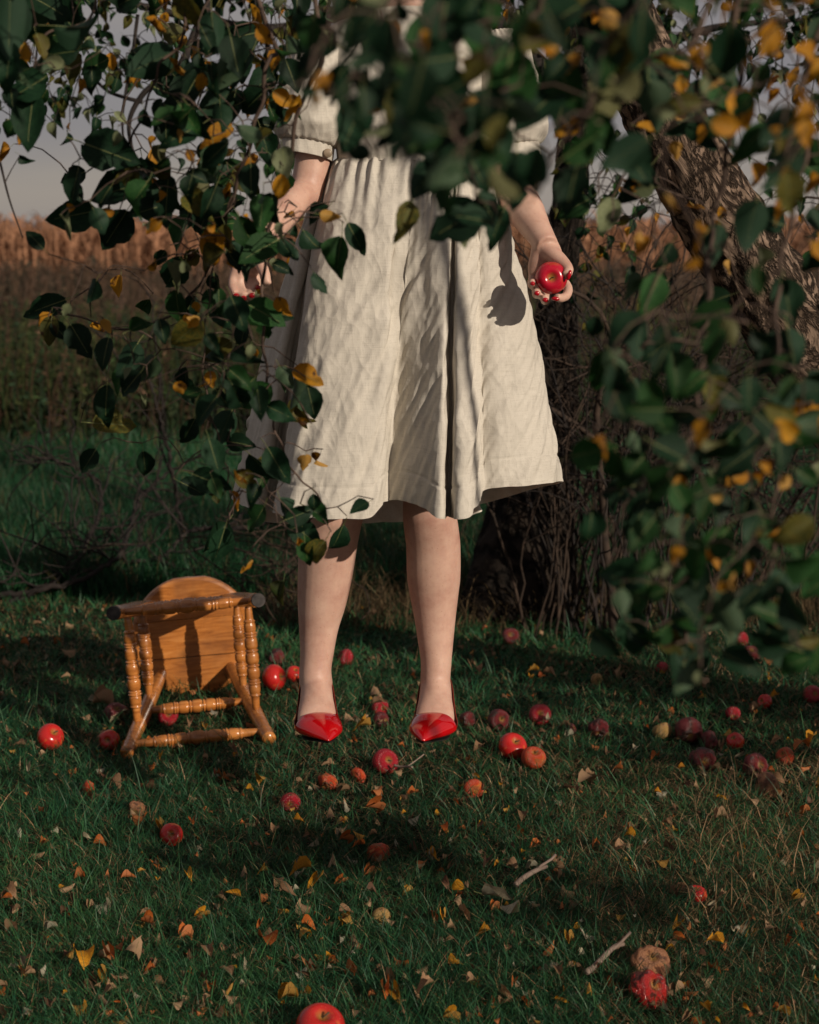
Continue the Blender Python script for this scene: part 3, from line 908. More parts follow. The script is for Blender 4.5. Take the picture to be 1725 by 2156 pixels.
# leaves continue past the right and upper edge of the picture
for _ in range(260):
    x = random.choice([random.uniform(1740, 2300), random.uniform(-100, 1800)])
    y = random.uniform(-200, 900) if x > 1725 else random.uniform(-420, -40)
    if 500 < x < 1725 and y > -120: continue
    d = random.uniform(1.4, 2.2)
    if in_the_way(x, y, d): continue
    targets.append((put_leaf(x, y, d, 95 * random.uniform(0.6, 1.1), 90 + random.gauss(0, 40), pick_col(x, y)), 0))
    LFA.items[-1] = (10,) + LFA.items[-1][1:]
# leaves added unseen right of the view, set up-sun to dapple the lawn
for (gx, gy, sx, sy, n_) in [(640, 1765, 190, 30, 90), (1500, 1560, 230, 50, 110), (230, 1625, 130, 22, 40), (1180, 1880, 120, 30, 40), (120, 1330, 200, 40, 40), (1250, 1420, 200, 40, 60), (900, 1450, 200, 30, 30)]:
    for _ in range(n_):
        g = gnd(random.gauss(gx, sx), random.gauss(gy, sy))
        q = g + sd * random.uniform(2.5, 4.2)
        if q.y < 0.35 or abs(q.x) < 0.33 * q.y + 0.25: continue
        ok = True
        for Yt, xa, xb, za, zb in ((2.84, -0.34, 0.40, 0.2, 1.8), (3.05, -0.28, 0.2, 0.1, 0.8), (3.8, -0.84, -0.30, 0.0, 0.5)):
            s_ = q - sd * ((Yt - q.y) / -sd.y)
            if q.y < Yt and xa < s_.x < xb and za < s_.z < zb: ok = False
        if not ok: continue
        v = Vector((random.gauss(0, .5), random.gauss(0, .5), -1)).normalized(); size = random.uniform(0.05, 0.075)
        LFA.add(q, v, sd + Vector((random.gauss(0, .5), random.gauss(0, .5), random.gauss(0, .5))), size, random.randrange(7), 'leaf_green', 5)
        targets.append((q - v * size * 0.3, 0))
# grow twigs from the boughs to every leaf stalk
def grow(nodes, targets, r=0.0010, step=0.03, far=0.55):
    NP = np.array([tuple(n) for n in nodes]); mb = MB()
    T = np.array([tuple(t[0]) for t in targets])
    dm = np.full(len(T), 1e9)
    for i in range(0, len(T), 200):
        dm[i:i + 200] = np.sqrt(((T[i:i + 200, None] - NP[None]) ** 2).sum(-1)).min(1)
    buf = list(map(tuple, NP)); arr = NP
    newp = []
    for n_, i in enumerate(np.argsort(dm)):
        p = T[i]
        d1 = ((arr - p) ** 2).sum(1); j = int(d1.argmin()); best = arr[j]; bd = d1[j]
        if newp:
            q = np.array(newp); d2 = ((q - p) ** 2).sum(1); k = int(d2.argmin())
            if d2[k] < bd: best = q[k]; bd = d2[k]
        dd = math.sqrt(bd)
        if dd > far: continue
        n = max(3, min(10, int(dd / step) + 2))
        pts = wiggle(best, p, n, 0.055, 0.10)
        V, F = tube([tuple(v) for v in pts], np.linspace(r * (1 + 2.2 * min(dd, 0.4)), r * 0.8, n), 4, False)
        mb.add(V, F)
        newp.extend([tuple(v) for v in pts[1:]])
        if len(newp) > 600:
            arr = np.vstack([arr, newp]); newp = []
    return mb
mbt = grow(nodes, targets)
world_part(link('twigs', mbt.mesh('twigs', [M['twig']])), tree)['kind'] = 'stuff'
holder = Vector(tree.location)
LFA.items = [(px, p - holder, B, sz, sh, c) for px, p, B, sz, sh, c in LFA.items]
LFA.build(tree, 300)

# ------------------------------------------------------------------ the dark tree behind the woman with its crown and suckers
treeb = empty('apple_tree', (0.46, 5.15, 0))
tag(treeb, 'dark trunked apple tree standing behind the woman with small leaved crown', 'tree')
tb = [(0.37, 5.12, -0.05), (0.40, 5.16, 0.22), (0.47, 5.2, 0.6), (0.51, 5.25, 1.1), (0.56, 5.3, 1.6), (0.60, 5.3, 2.3), (0.66, 5.4, 3.0)]
world_part(bark_tube('trunk', tb, [0.225, 0.175, 0.105, 0.066, 0.058, 0.054, 0.045], 120, 48, M['bark_shaded'], None, 0.016, 8.0, 3.5), treeb)
bn = []
def branch_b(P, r0, r1):
    S = spline(P, 10 * len(P))
    V, F = tube(S, np.linspace(r0, r1, len(S)), 7); mb = MB(); mb.add(V, F)
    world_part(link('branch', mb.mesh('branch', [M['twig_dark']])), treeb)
    bn.extend([Vector(s) for s in S[8:]])
branch_b([(0.6, 5.3, 1.7), (0.1, 5.3, 2.1), tuple(at(620, 60, 5.2)), tuple(at(420, 40, 5.0)), tuple(at(180, -20, 4.8))], 0.04, 0.006)
branch_b([(0.6, 5.3, 1.9), (0.0, 5.1, 2.4), tuple(at(500, -60, 5.0)), tuple(at(380, 140, 4.9)), tuple(at(345, 165, 4.9)), tuple(at(300, 200, 4.9)), tuple(at(272, 260, 4.9)), tuple(at(285, 340, 4.9)), tuple(at(312, 420, 4.9))], 0.02, 0.003)
branch_b([tuple(at(345, 165, 4.9)), tuple(at(362, 170, 4.9)), tuple(at(364, 270, 4.9)), tuple(at(330, 340, 4.9)), tuple(at(285, 390, 4.9)), tuple(at(255, 405, 4.9))], 0.006, 0.0025)
branch_b([tuple(at(290, 30, 4.9)), tuple(at(278, 120, 4.9)), tuple(at(262, 210, 4.9)), tuple(at(258, 270, 4.9)), tuple(at(270, 365, 4.9)), tuple(at(290, 390, 4.9))], 0.006, 0.0025)
branch_b([tuple(at(300, 215, 4.9)), tuple(at(262, 205, 4.9)), tuple(at(225, 190, 4.9)), tuple(at(180, 150, 4.9)), tuple(at(120, 110, 4.9)), tuple(at(60, 60, 4.9))], 0.007, 0.003)
branch_b([tuple(at(364, 270, 4.9)), tuple(at(385, 290, 4.9)), tuple(at(405, 250, 4.9)), tuple(at(430, 180, 4.9))], 0.004, 0.003)
branch_b([tuple(at(560, 60, 5.1)), tuple(at(585, 300, 5.1)), tuple(at(600, 480, 5.1)), tuple(at(560, 560, 5.1)), tuple(at(520, 620, 5.1))], 0.010, 0.003)
branch_b([tuple(at(0, 340, 4.6)), tuple(at(20, 420, 4.6)), tuple(at(48, 500, 4.6))], 0.004, 0.002)
branch_b([(0.6, 5.3, 1.8), tuple(at(1330, 120, 5.4)), tuple(at(1500, 60, 5.4)), tuple(at(1700, 40, 5.4))], 0.03, 0.006)
LB = Leaves(); tg = []
def small(x, y, d=None, l=34):
    d = d or random.uniform(4.6, 5.6)
    size = l * d / F_PX * random.uniform(0.6, 1.25)
    p = at(x, y, d)
    v = Vector((random.gauss(0, .6), random.gauss(0, .5), -1)).normalized()
    c = random.choices(['leaf_green', 'leaf_mid', 'leaf_olive', 'leaf_pale', 'leaf_yellow'], [6, 3, 2, 1, .8])[0]
    LB.add(p - Vector(treeb.location), v, fwd + Vector((random.gauss(0, .7), 0, random.gauss(0, .7))), size, random.choice([0, 1, 3, 5, 6]), c)
    tg.append((p, 0))
for _ in range(1500):
    x = random.uniform(-60, 1790); y = random.triangular(-220, 290, -40)
    if 150 < x < 420 and y > 150 - 0.25 * (x - 150) * 0 + random.uniform(-30, 30): continue
    if x > 1040 and x < 1140 and y > 60: continue
    small(x, y)
for (x0, y0, sx, sy, n) in [(130, 150, 60, 45, 40), (190, 200, 35, 35, 18), (250, 130, 35, 20, 14), (320, 130, 60, 20, 22), (540, 420, 70, 130, 60),
                            (1290, 350, 60, 130, 60), (1370, 480, 60, 60, 14), (1225, 470, 40, 120, 30), (1320, 620, 40, 60, 10), (60, 130, 50, 60, 30), (1690, 330, 60, 150, 50)]:
    for _ in range(n): small(random.gauss(x0, sx), random.gauss(y0, sy))
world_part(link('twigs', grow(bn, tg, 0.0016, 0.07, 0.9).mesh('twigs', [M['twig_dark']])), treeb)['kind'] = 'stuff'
LB.build(treeb, 300)

# suckers and thicket round the trunk: every shrub its own thing
def stem_shrub(name, base, n, spread, H, label, lean=0.25, r=0.006, mat='twig_dark', forks=2, bend=0.3, arch=0.0, group=None, cat='shrub', leaves=0):
    root = empty(name, base)
    tag(root, label, cat, group)
    for i in range(n):
        a = random.uniform(0, 2 * math.pi); q = spread * math.sqrt(random.random())
        b0 = Vector((math.cos(a) * q, math.sin(a) * q * 0.6, -0.02))
        h = H * random.uniform(0.55, 1.0)
        l = Vector((random.gauss(0, lean), random.gauss(0, lean * 0.6), 1)) * h
        P = [b0, b0 + l * 0.35 + Vector((random.gauss(0, bend), random.gauss(0, bend), 0)) * 0.12,
             b0 + l * 0.7 + Vector((random.gauss(0, bend), random.gauss(0, bend), 0)) * 0.25, b0 + l + Vector((random.gauss(0, bend) * .4, 0, -arch * h))]
        S = spline([tuple(p) for p in P], 14)
        S += np.random.default_rng(i).normal(0, 0.004, S.shape)
        mb = MB(); rr = r * random.uniform(0.5, 1.2)
        V, F = tube(S, np.linspace(rr, rr * 0.35, 14), 5); mb.add(V, F)
        for f in range(forks):
            k = random.randint(4, 12); d = (Vector(S[k]) - Vector(S[k - 1])).normalized()
            d = (d + Vector((random.gauss(0, .7), random.gauss(0, .7), random.gauss(0, .35)))).normalized() * random.uniform(0.12, 0.4) * H
            tw = wiggle(S[k], Vector(S[k]) + d, 8, 0.10, 0.05)
            V, F = tube([tuple(t) for t in tw], np.linspace(rr * 0.55, rr * 0.2, 8), 4, False); mb.add(V, F)
            if random.random() < 0.7:
                j = 4; d2 = (d + Vector((random.gauss(0, .2), 0, random.gauss(0, .2)))) * 0.6
                tw2 = wiggle(tw[j], tw[j] + d2, 6, 0.1, 0.05)
                V, F = tube([tuple(t) for t in tw2], np.linspace(rr * 0.35, rr * 0.15, 6), 4, False); mb.add(V, F)
        o = link('stem', mb.mesh('stem', [M[mat]]), root)
    return root
random.seed(5)
M['stem_brown'] = simple('stem_brown', (0.016, 0.011, 0.008), (0.060, 0.038, 0.026), 20, 0.85)
stem_shrub('shrub', (0.50, 4.80, 0), 18, 0.17, 1.35, 'dense upright brown suckers hugging the dark trunk behind the skirt', 0.10, 0.0055, 'stem_brown', 3)
stem_shrub('shrub', (0.72, 4.85, 0), 36, 0.26, 1.4, 'fan of thin bare stems just right of the dark trunk', 0.26, 0.006, 'twig_dark', 4)
stem_shrub('shrub', (1.05, 5.3, 0), 40, 0.38, 1.35, 'tangled bare thicket in the gap before the leaning trunk', 0.5, 0.006, 'stem_brown', 5, 0.8, 0.3)
stem_shrub('shrub', (1.5, 5.6, 0), 22, 0.35, 1.0, 'low dark bramble under the leaning trunk at the right', 0.7, 0.006, 'twig_dark', 5, 0.9, 0.4)
stem_shrub('sapling', (0.66, 4.7, 0), 1, 0.01, 1.2, 'single smooth grey sapling stem standing before the meadow right of the dress', 0.02, 0.022, 'stem_brown', 4, cat='sapling')
stem_shrub('shrub', (-0.35, 5.0, 0), 14, 0.3, 0.5, 'low brown weeds behind the pale shins', 0.5, 0.004, 'stem_brown', 3, 0.8, 0.4)

# dead branches lying at the left
def dead_branch(P, r0, r1, n, label, spread=0.35, up=0.15, lmin=0.15, lmax=0.5):
    P = [gnd(p[0], p[1]) + Vector((0, 0, p[2])) for p in P]
    root = empty('dead_branch', P[0])
    tag(root, label, 'branch')
    o0 = P[0]
    S = spline([tuple(p - o0) for p in P], 12 * len(P))
    S += np.random.default_rng(n).normal(0, 0.004, S.shape)
    V, F = tube(S, np.linspace(r0, r1, len(S)), 7); mb = MB(); mb.add(V, F)
    link('main_stem', mb.mesh('main_stem', [M['twig_dark']]), root)
    for i in range(n):
        k = random.randint(6, len(S) - 2); a = Vector(S[k]); d = (a - Vector(S[k - 2])).normalized()
        b = a + (d + Vector((random.gauss(0, .8), random.gauss(0, .8), random.gauss(up, spread)))).normalized() * random.uniform(lmin, lmax)
        b.z = max(b.z, 0.02 - o0.z)
        tw = wiggle(a, b, 9, 0.09, 0.06); mb = MB()
        V, F = tube([tuple(t) for t in tw], np.linspace(r1 * 1.2, r1 * 0.5, 9), 4, False); mb.add(V, F)
        for _ in range(3):
            j = random.randint(2, 7); e = tw[j] + Vector((random.gauss(0, .13), random.gauss(0, .13), abs(random.gauss(0.02, .12))))
            V, F = tube([tuple(t) for t in wiggle(tw[j], e, 6, 0.1, 0.05)], np.linspace(r1 * 0.7, r1 * 0.35, 6), 4, False); mb.add(V, F)
        link('side_twig', mb.mesh('side_twig', [M['twig_dark']]), root)
random.seed(11)
dead_branch([(400, 1255, 0), (398, 1220, 0.06), (385, 1190, .16), (365, 1190, .42), (345, 1190, 0.60), (315, 1190, .80)], 0.013, 0.004, 7, 'dark dead branch standing upright behind the fallen stool', 0.4, 0.2)
dead_branch([(-60, 1150, .05), (90, 1210, .08), (210, 1230, 0.08), (340, 1240, .12), (400, 1225, .2), (470, 1230, .22)], 0.012, 0.005, 14, 'dead branch lying flat across the grass at the left edge', 0.4, 0.25)
dead_branch([(-80, 1260, .02), (100, 1265, .05), (250, 1250, .14), (300, 1180, .25), (400, 1150, .36), (540, 1140, .42)], 0.012, 0.004, 16, 'forked dead branch rising from the left towards the dress', 0.5, 0.2)
dead_branch([(20, 1270, .0), (160, 1245, .10), (220, 1200, .30), (160, 1190, .40), (60, 1195, .45)], 0.010, 0.004, 14, 'tangle of thin black twigs over the meadow at far left', 0.5, 0.25)
dead_branch([(1560, 1300, .02), (1600, 1250, .18), (1660, 1230, .3), (1740, 1225, .42)], 0.012, 0.004, 8, 'dead branch slanting out of the grass at the right edge', 0.5, 0.2)
# ------------------------------------------------------------------ the overturned stool
def wood_material():
    m, nt, b = node_mat('varnished_pine', 0.28, 0.5)
    v = coords(nt, (1, 1, 1))
    mp_ = nt.nodes.new('ShaderNodeMapping'); mp_.inputs['Scale'].default_value = (3, 26, 26)
    nt.links.new(v, mp_.inputs['Vector'])
    n = tex_noise(nt, mp_.outputs['Vector'], 3.0, 5, 0.6, 0.8)
    n2 = tex_noise(nt, v, 9, 3)
    c = ramp(nt, n.outputs['Fac'], [(0.25, (0.22, 0.065, 0.012)), (0.5, (0.46, 0.165, 0.036)), (0.75, (0.60, 0.25, 0.07))])
    d = ramp(nt, n2.outputs['Fac'], [(0.35, (0.62, 0.6, 0.58)), (0.6, (1, 1, 1))])
    nt.links.new(mixc(nt, 1.0, c.outputs['Color'], d.outputs['Color'], 'MULTIPLY'), b.inputs['Base Color'])
    r = ramp(nt, n2.outputs['Fac'], [(0.4, (0.42, 0.42, 0.42)), (0.65, (0.2, 0.2, 0.2))])
    nt.links.new(r.outputs['Color'], b.inputs['Roughness'])
    b.inputs['Coat Weight'].default_value = 0.5; b.inputs['Coat Roughness'].default_value = 0.15
    bump(nt, b, n.outputs['Fac'], 0.12, 0.002)
    return m
M['wood'] = wood_material()
M['foot_tip'] = simple('foot_tip', (0.02, 0.018, 0.018), (0.07, 0.06, 0.055), 60, 0.8)

def build_stool():
    FT = at(415, 1420, 3.70)
    root = empty('wooden_stool', (-0.60, 4.18, 0.165))
    tag(root, 'varnished pine stool with turned legs tipped over on its side in the grass', 'stool')
    # local frame: +Z is the seat's up direction (away from the camera)
    A = Vector((-0.612, 4.18, 0.165))         # seat centre
    Bc = Vector((-0.542, 3.665, 0.193))       # centre of the four feet
    up = (A - Bc).normalized()
    roll = R(3.5)
    xx = Vector((math.cos(roll), 0.10, math.sin(roll)))
    xx = (xx - up * xx.dot(up)).normalized(); yy = up.cross(xx)
    root.matrix_world = Matrix.Translation(A) @ Matrix((xx, yy, up)).transposed().to_4x4()
    H = (A - Bc).length
    # seat: thick disc with a rounded rim, boards glued side by side
    for k in range(3):
        y0 = [-0.168, -0.052, 0.058][k]; y1 = [-0.0525, 0.0575, 0.168][k]
        n = 40
        pts = []
        ys_ = np.linspace(y0, y1, 22)
        half = np.sqrt(np.maximum(0.168 ** 2 - ys_ ** 2, 1e-6))
        outl = [(-h, y) for h, y in zip(half, ys_)] + [(h, y) for h, y in zip(half[::-1], ys_[::-1])]
        outl = np.array(outl); nn = len(outl)
        mb = MB()
        zs = [(-0.015, 0.94), (-0.013, 0.985), (-0.006, 1.0), (0.008, 1.0), (0.016, 0.97), (0.018, 0.93)]
        rad = np.hypot(outl[:, 0], outl[:, 1])
        rings = []
        for z, s_ in zs:
            o2 = outl.copy()
            rim = rad > 0.155
            o2[rim] *= s_ * 1.03
            o2[:, 1] = np.clip(o2[:, 1], y0 + (0.0003 if k else 0), y1 - (0.0003 if k < 2 else 0))
            rings.append(np.column_stack([o2, np.full(nn, z)]))
        V = np.concatenate(rings); F = [grid_faces(len(zs), nn)[:, ::-1]]
        h2 = nn // 2
        def cap(b):   # strips between mirrored outline points
            i = np.arange(h2 - 1)
            return np.stack([b + i, b + i + 1, b + nn - 2 - i, b + nn - 1 - i], -1)
        F += [cap(0)[:, ::-1], cap((len(zs) - 1) * nn)]
        mb.add(V, F)
        link('seat_board', mb.mesh('seat_board', [M['wood']], smooth=False), root)
    # legs
    sq = 0.178; tp = 0.098
    dirs = [(-1, 1), (1, 1), (-1, -1), (1, -1)]
    feet = {}
    def turned(a, b, prof, nseg, name, tip=False):
        a = Vector(a); b = Vector(b)
        t = np.linspace(0, 1, nseg)
        P = np.array(a)[None] * (1 - t)[:, None] + np.array(b)[None] * t[:, None]
        V, F = tube(P, prof(t), 16)
        mb = MB(); mb.add(V, F)
        me = mb.mesh(name, [M['wood']])
        return link(name, me, root)
    def legprof(t):
        r = 0.0155 + 0.0045 * np.sin(np.pi * np.clip(t * 1.02, 0, 1)) ** 0.8 + 0.002 * (t > 0.9)
        for c in (0.895, 0.93): r = r - 0.0014 * np.exp(-((t - c) / 0.006) ** 2)
        return r
    def rungprof(t):
        u = np.abs(t - 0.5) * 2
        r = 0.0085 + 0.0025 * (1 - u) + 0.0035 * np.clip(1 - u * 1.15, 0, 1) ** 0.5
        for c in (0.0, 0.26, 0.52): # bulbs
            r = r + 0.0035 * np.exp(-((u - c) / 0.10) ** 4)
        for c in (0.13, 0.385, 0.43, 0.64): # rings
            r = r + 0.0036 * np.exp(-((u - c) / 0.016) ** 2)
        for c in (0.16, 0.105, 0.36, 0.455):
            r = r - 0.0018 * np.exp(-((u - c) / 0.014) ** 2)
        return r
    def legpt(d, t): # t 0 at the seat, 1 at the foot
        return Vector((d[0] * (tp + (sq - tp) * t), d[1] * (tp + (sq - tp) * t), -0.012 - (H - 0.012) * t))
    for d in dirs:
        lg = turned(legpt(d, 0), legpt(d, 1), legprof, 90, 'leg')
        e = legpt(d, 1); e2 = legpt(d, 1.012)
        if d[1] > 0: continue
        V, F = tube([tuple(legpt(d, 0.992)), tuple(e), tuple(e2)], [0.0178, 0.0182, 0.0172], 16)
        mb = MB(); mb.add(V, F); link('foot_tip', mb.mesh('foot_tip', [M['foot_tip']], smooth=False), lg)
    for s in (-1, 1):
        for t in (0.36, 0.70): turned(legpt((s, -1), 1 - (1 - t) if False else 1 - t + 0.06), legpt((s, 1), 1 - t + 0.06), rungprof, 220, 'rung')
    for s in (-1, 1):
        for t in (0.10, 0.50): turned(legpt((-1, s), 1 - t), legpt((1, s), 1 - t), rungprof, 220, 'rung')
    return root
build_stool()

# ------------------------------------------------------------------ apples
def apple_mat(name, a, b_, base, rough=0.22, rot=None):
    m, nt, b = node_mat(name, rough, 0.5)
    v = coords(nt)
    st = nt.nodes.new('ShaderNodeMapping'); st.inputs['Scale'].default_value = (22, 22, 5)
    nt.links.new(v, st.inputs['Vector'])
    n1 = tex_noise(nt, st.outputs['Vector'], 3.0, 5, 0.6)
    n2 = tex_noise(nt, v, 1.3, 2)
    c = ramp(nt, n1.outputs['Fac'], [(0.3, a), (0.7, b_)]).outputs['Color']
    c = mixc(nt, ramp(nt, n2.outputs['Fac'], [(0.55, (0, 0, 0)), (0.72, (1, 1, 1))]).outputs['Color'], c, base)
    # paler skin in the stalk hollow, running out in streaks
    sx = N(nt, 'ShaderNodeVectorMath'); sx.operation = 'MULTIPLY'
    sx.inputs[1].default_value = (1, 1, 0); nt.links.new(v, sx.inputs[0])
    ln = N(nt, 'ShaderNodeVectorMath'); ln.operation = 'LENGTH'; nt.links.new(sx.outputs[0], ln.inputs[0])
    ad = N(nt, 'ShaderNodeMath'); ad.operation = 'MULTIPLY_ADD'; ad.inputs[1].default_value = 0.5
    nt.links.new(n1.outputs['Fac'], ad.inputs[0]); nt.links.new(ln.outputs['Value'], ad.inputs[2])
    k = ramp(nt, ad.outputs[0], [(0.36, (0.85, 0.85, 0.85)), (0.60, (0, 0, 0))])
    c = mixc(nt, k.outputs['Color'], c, (0.26, 0.15, 0.03))
    vo = N(nt, 'ShaderNodeTexVoronoi'); vo.inputs['Scale'].default_value = 9
    nt.links.new(v, vo.inputs['Vector'])
    dots = ramp(nt, vo.outputs['Distance'], [(0.04, (1, 1, 1)), (0.09, (0, 0, 0))])
    c = mixc(nt, dots.outputs['Color'], c, (0.5, 0.3, 0.15))
    if rot:
        n3 = tex_noise(nt, v, 1.6, 4, 0.6)
        rf = ramp(nt, n3.outputs['Fac'], [(rot[0], (0, 0, 0)), (rot[0] + 0.06, (1, 1, 1))])
        c = mixc(nt, rf.outputs['Color'], c, rot[1])
        n4 = tex_noise(nt, v, 12, 4)
        bump(nt, b, n4.outputs['Fac'], 0.5, 0.03)
    nt.links.new(c, b.inputs['Base Color'])
    return m
AM = {
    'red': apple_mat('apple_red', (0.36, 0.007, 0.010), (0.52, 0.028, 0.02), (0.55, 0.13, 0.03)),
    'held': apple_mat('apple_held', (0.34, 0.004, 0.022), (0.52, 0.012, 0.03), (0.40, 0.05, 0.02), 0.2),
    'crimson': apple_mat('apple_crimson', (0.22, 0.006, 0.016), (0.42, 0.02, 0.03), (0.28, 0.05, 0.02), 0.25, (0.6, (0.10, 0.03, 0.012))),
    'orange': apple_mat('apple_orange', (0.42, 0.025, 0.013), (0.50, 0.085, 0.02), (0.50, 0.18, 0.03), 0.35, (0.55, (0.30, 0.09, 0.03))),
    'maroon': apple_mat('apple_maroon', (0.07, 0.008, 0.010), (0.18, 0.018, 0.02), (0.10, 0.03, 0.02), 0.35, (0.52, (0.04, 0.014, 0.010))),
    'tan': apple_mat('apple_tan', (0.30, 0.18, 0.06), (0.42, 0.26, 0.09), (0.34, 0.16, 0.05), 0.4, (0.6, (0.18, 0.08, 0.03))),
    'brown': apple_mat('apple_brown', (0.16, 0.06, 0.025), (0.42, 0.19, 0.09), (0.20, 0.07, 0.03), 0.5, (0.5, (0.11, 0.04, 0.018))),
    'glossy_rot': apple_mat('apple_glossy_rot', (0.20, 0.010, 0.008), (0.42, 0.02, 0.014), (0.12, 0.02, 0.012), 0.12, (0.5, (0.07, 0.014, 0.008))),
}
M['apple_flesh'] = simple('apple_flesh', (0.42, 0.34, 0.20), (0.62, 0.54, 0.36), 8, 0.6, 0.3, 0.4, 0.02)
M['stalk'] = simple('stalk', (0.05, 0.03, 0.015), (0.12, 0.08, 0.04), 20, 0.7)
def apple_mesh(mat, seed, crumple=0.0, bite=False, dent=None, res=(26, 36)):
    nr, ncl = res
    t = np.linspace(0.0, math.pi, nr); a = np.arange(ncl) / ncl * 2 * math.pi
    r = np.sin(t) * (1.0 + 0.07 * np.cos(t)) + 0
    z = 0.88 * np.cos(t) - 0.34 * np.exp(-(t / 0.34) ** 2) + 0.20 * np.exp(-((math.pi - t) / 0.30) ** 2)
    V = []
    for i in range(nr):
        for j in range(ncl):
            lob = 1 + 0.022 * math.cos(5 * a[j] + seed) * (0.5 - 0.5 * math.cos(t[i])) + 0.015 * math.cos(2 * a[j] + seed)
            p = Vector((r[i] * math.cos(a[j]) * lob, r[i] * math.sin(a[j]) * lob, z[i] + 0.03 * math.cos(a[j] + seed) * math.sin(t[i])))
            if crumple:
                q = p * 0.95 + Vector((seed * 3.1, seed, 0))
                d = mnoise.fractal(q, 0.9, 2.0, 3)
                rg_ = 1 - abs(mnoise.noise(q * 1.4)) * 3
                p = p * (1 + 0.55 * crumple * (0.75 * d - 0.6 * max(rg_, 0) + 0.10 * mnoise.noise(q * 6)))
            if dent is not None:
                dv = Vector(dent[0]).normalized(); h = p.dot(dv)
                if h > dent[1]: p = p - dv * (h - dent[1]) * 1.15 + dv * 0.04 * mnoise.noise(p * 4)
            V.append(tuple(p))
    F = grid_faces(nr, ncl)
    mi = np.zeros(len(F), int)
    if dent is not None and len(dent) > 2:
        C = np.array(V)[F].mean(1); dv = np.array(Vector(dent[0]).normalized())
        mi[(C @ dv) > dent[1] - 0.09] = 1
    return mkmesh('apple', V, [F[:, ::-1]], [AM[mat], M['apple_flesh']], mi)
_stem_me = None
def stalk(parent, bent=0.2):
    V, F = tube([(0, 0, 0.42), (0.02, 0, 0.6), (0.02 + bent, 0.02, 0.86)], [0.05, 0.035, 0.05], 6)
    mb = MB(); mb.add(V, F)
    return link('stalk', mb.mesh('stalk', [M['stalk']]), parent)
def apple(x, y, w, mat, label, rot=None, crumple=0.0, dent=None, sink=0.2, stem=True, squash=1.0, res=(20, 28), group=None):
    g = gnd(x, y + w * 0.40)
    rad = 0.5 * w * (g.y * CP + (CAMZ - g.z) * SP) / F_PX
    random.seed(int(x * 7 + y))
    o = link('apple', apple_mesh(mat, random.uniform(0, 9), crumple, dent=dent, res=res))
    rot = rot or (random.uniform(-100, 100), random.uniform(-80, 80), random.uniform(0, 360))
    o.rotation_euler = tuple(R(v) for v in rot)
    o.scale = (rad, rad, rad * squash)
    o.location = (g.x, g.y + rad * 0.4, g.z + rad * 0.88 * squash * (1 - sink))
    tag(o, label, 'apple', group or 'fallen apples in the grass')
    if stem: stalk(o)
    return o
apple(104, 1551, 58, 'red', 'round bright red apple lying alone at the left edge of the lawn', (40, 20, 30), sink=.05)
apple(229, 1552, 45, 'red', 'small red apple with a dry leaf leaning on it, left of the stool foot', (70, -20, 0), sink=.1)
apple(245, 1497, 52, 'maroon', 'broken dark apple with pale flesh showing behind the leaf covered one', (30, 10, 0), 0.25, dent=((0.7, -0.7, -0.3), 0.3, 1), sink=.25)
apple(352, 1502, 46, 'crimson', 'glossy red and brown apple lying between the legs of the stool', (60, 30, 0), 0.05, sink=.1)
apple(576, 1432, 56, 'red', 'large red apple with orange cheek touching the right side of the stool', (75, 20, 60), sink=.05)
apple(619, 1422, 38, 'red', 'red apple half hidden behind the left shoe heel', (20, 20, 0))
apple(583, 1388, 40, 'maroon', 'dark rotten apple in the grass above the large apple beside the stool', None, 0.3)
apple(728, 1386, 38, 'crimson', 'dull red pecked apple in the grass between the two calves', None, 0.15)
apple(800, 1497, 38, 'crimson', 'crimson apple with a pale leaf across it between the shoes', None, 0.05)
apple(803, 1521, 36, 'maroon', 'dull maroon apple in front of the leaf covered apple between the shoes', None, 0.1)
apple(811, 1609, 56, 'crimson', 'dark crimson shiny apple in the lawn just below the gap between the shoes', (50, 40, 0), sink=.12)
apple(611, 1681, 44, 'crimson', 'crimson apple sunk to half its height in dark grass below the left shoe', (80, 0, 0), sink=.45)
apple(690, 1640, 46, 'orange', 'flattened orange red apple with grass over it below the left shoe', None, 0.25, sink=.45, squash=.75)
apple(755, 1630, 40, 'orange', 'collapsed orange brown apple left of the shiny crimson one', None, 0.35, sink=.45, squash=.7)
apple(360, 1751, 50, 'red', 'red apple beside orange and yellow leaves in the left part of the lawn', (60, 10, 0), 0.04, sink=.2)
apple(998, 1662, 46, 'orange', 'flat orange red apple matted with grass right of the centre', (100, 30, 200), 0.08, sink=.5, squash=.8)
apple(1080, 1580, 60, 'red', 'bright red apple touching the orange one right of the shoes', (35, 20, 0), sink=.1)
apple(1124, 1602, 52, 'orange', 'orange apple with its stalk up touching the bright red one', (25, 10, 0), 0.06, sink=.1)
apple(1050, 1519, 48, 'maroon', 'dark red apple with brown rot, left of the darker round one behind the lawn', None, 0.12)
apple(1138, 1507, 47, 'crimson', 'dark red round apple right behind the bright red and orange pair', (60, 0, 0))
apple(1075, 1343, 37, 'maroon', 'dull orange red apple at the foot of the dark tree trunk', (60, 0, 0), 0.03, group=None)
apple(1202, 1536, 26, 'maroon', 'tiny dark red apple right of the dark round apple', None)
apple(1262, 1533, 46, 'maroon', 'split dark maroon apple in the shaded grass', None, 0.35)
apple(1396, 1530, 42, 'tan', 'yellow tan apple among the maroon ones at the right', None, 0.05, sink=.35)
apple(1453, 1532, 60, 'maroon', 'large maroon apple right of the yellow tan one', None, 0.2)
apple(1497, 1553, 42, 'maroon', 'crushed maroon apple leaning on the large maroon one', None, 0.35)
apple(1480, 1590, 58, 'maroon', 'wrinkled maroon apple below the large and crushed maroon pair', None, 0.25, sink=.35)
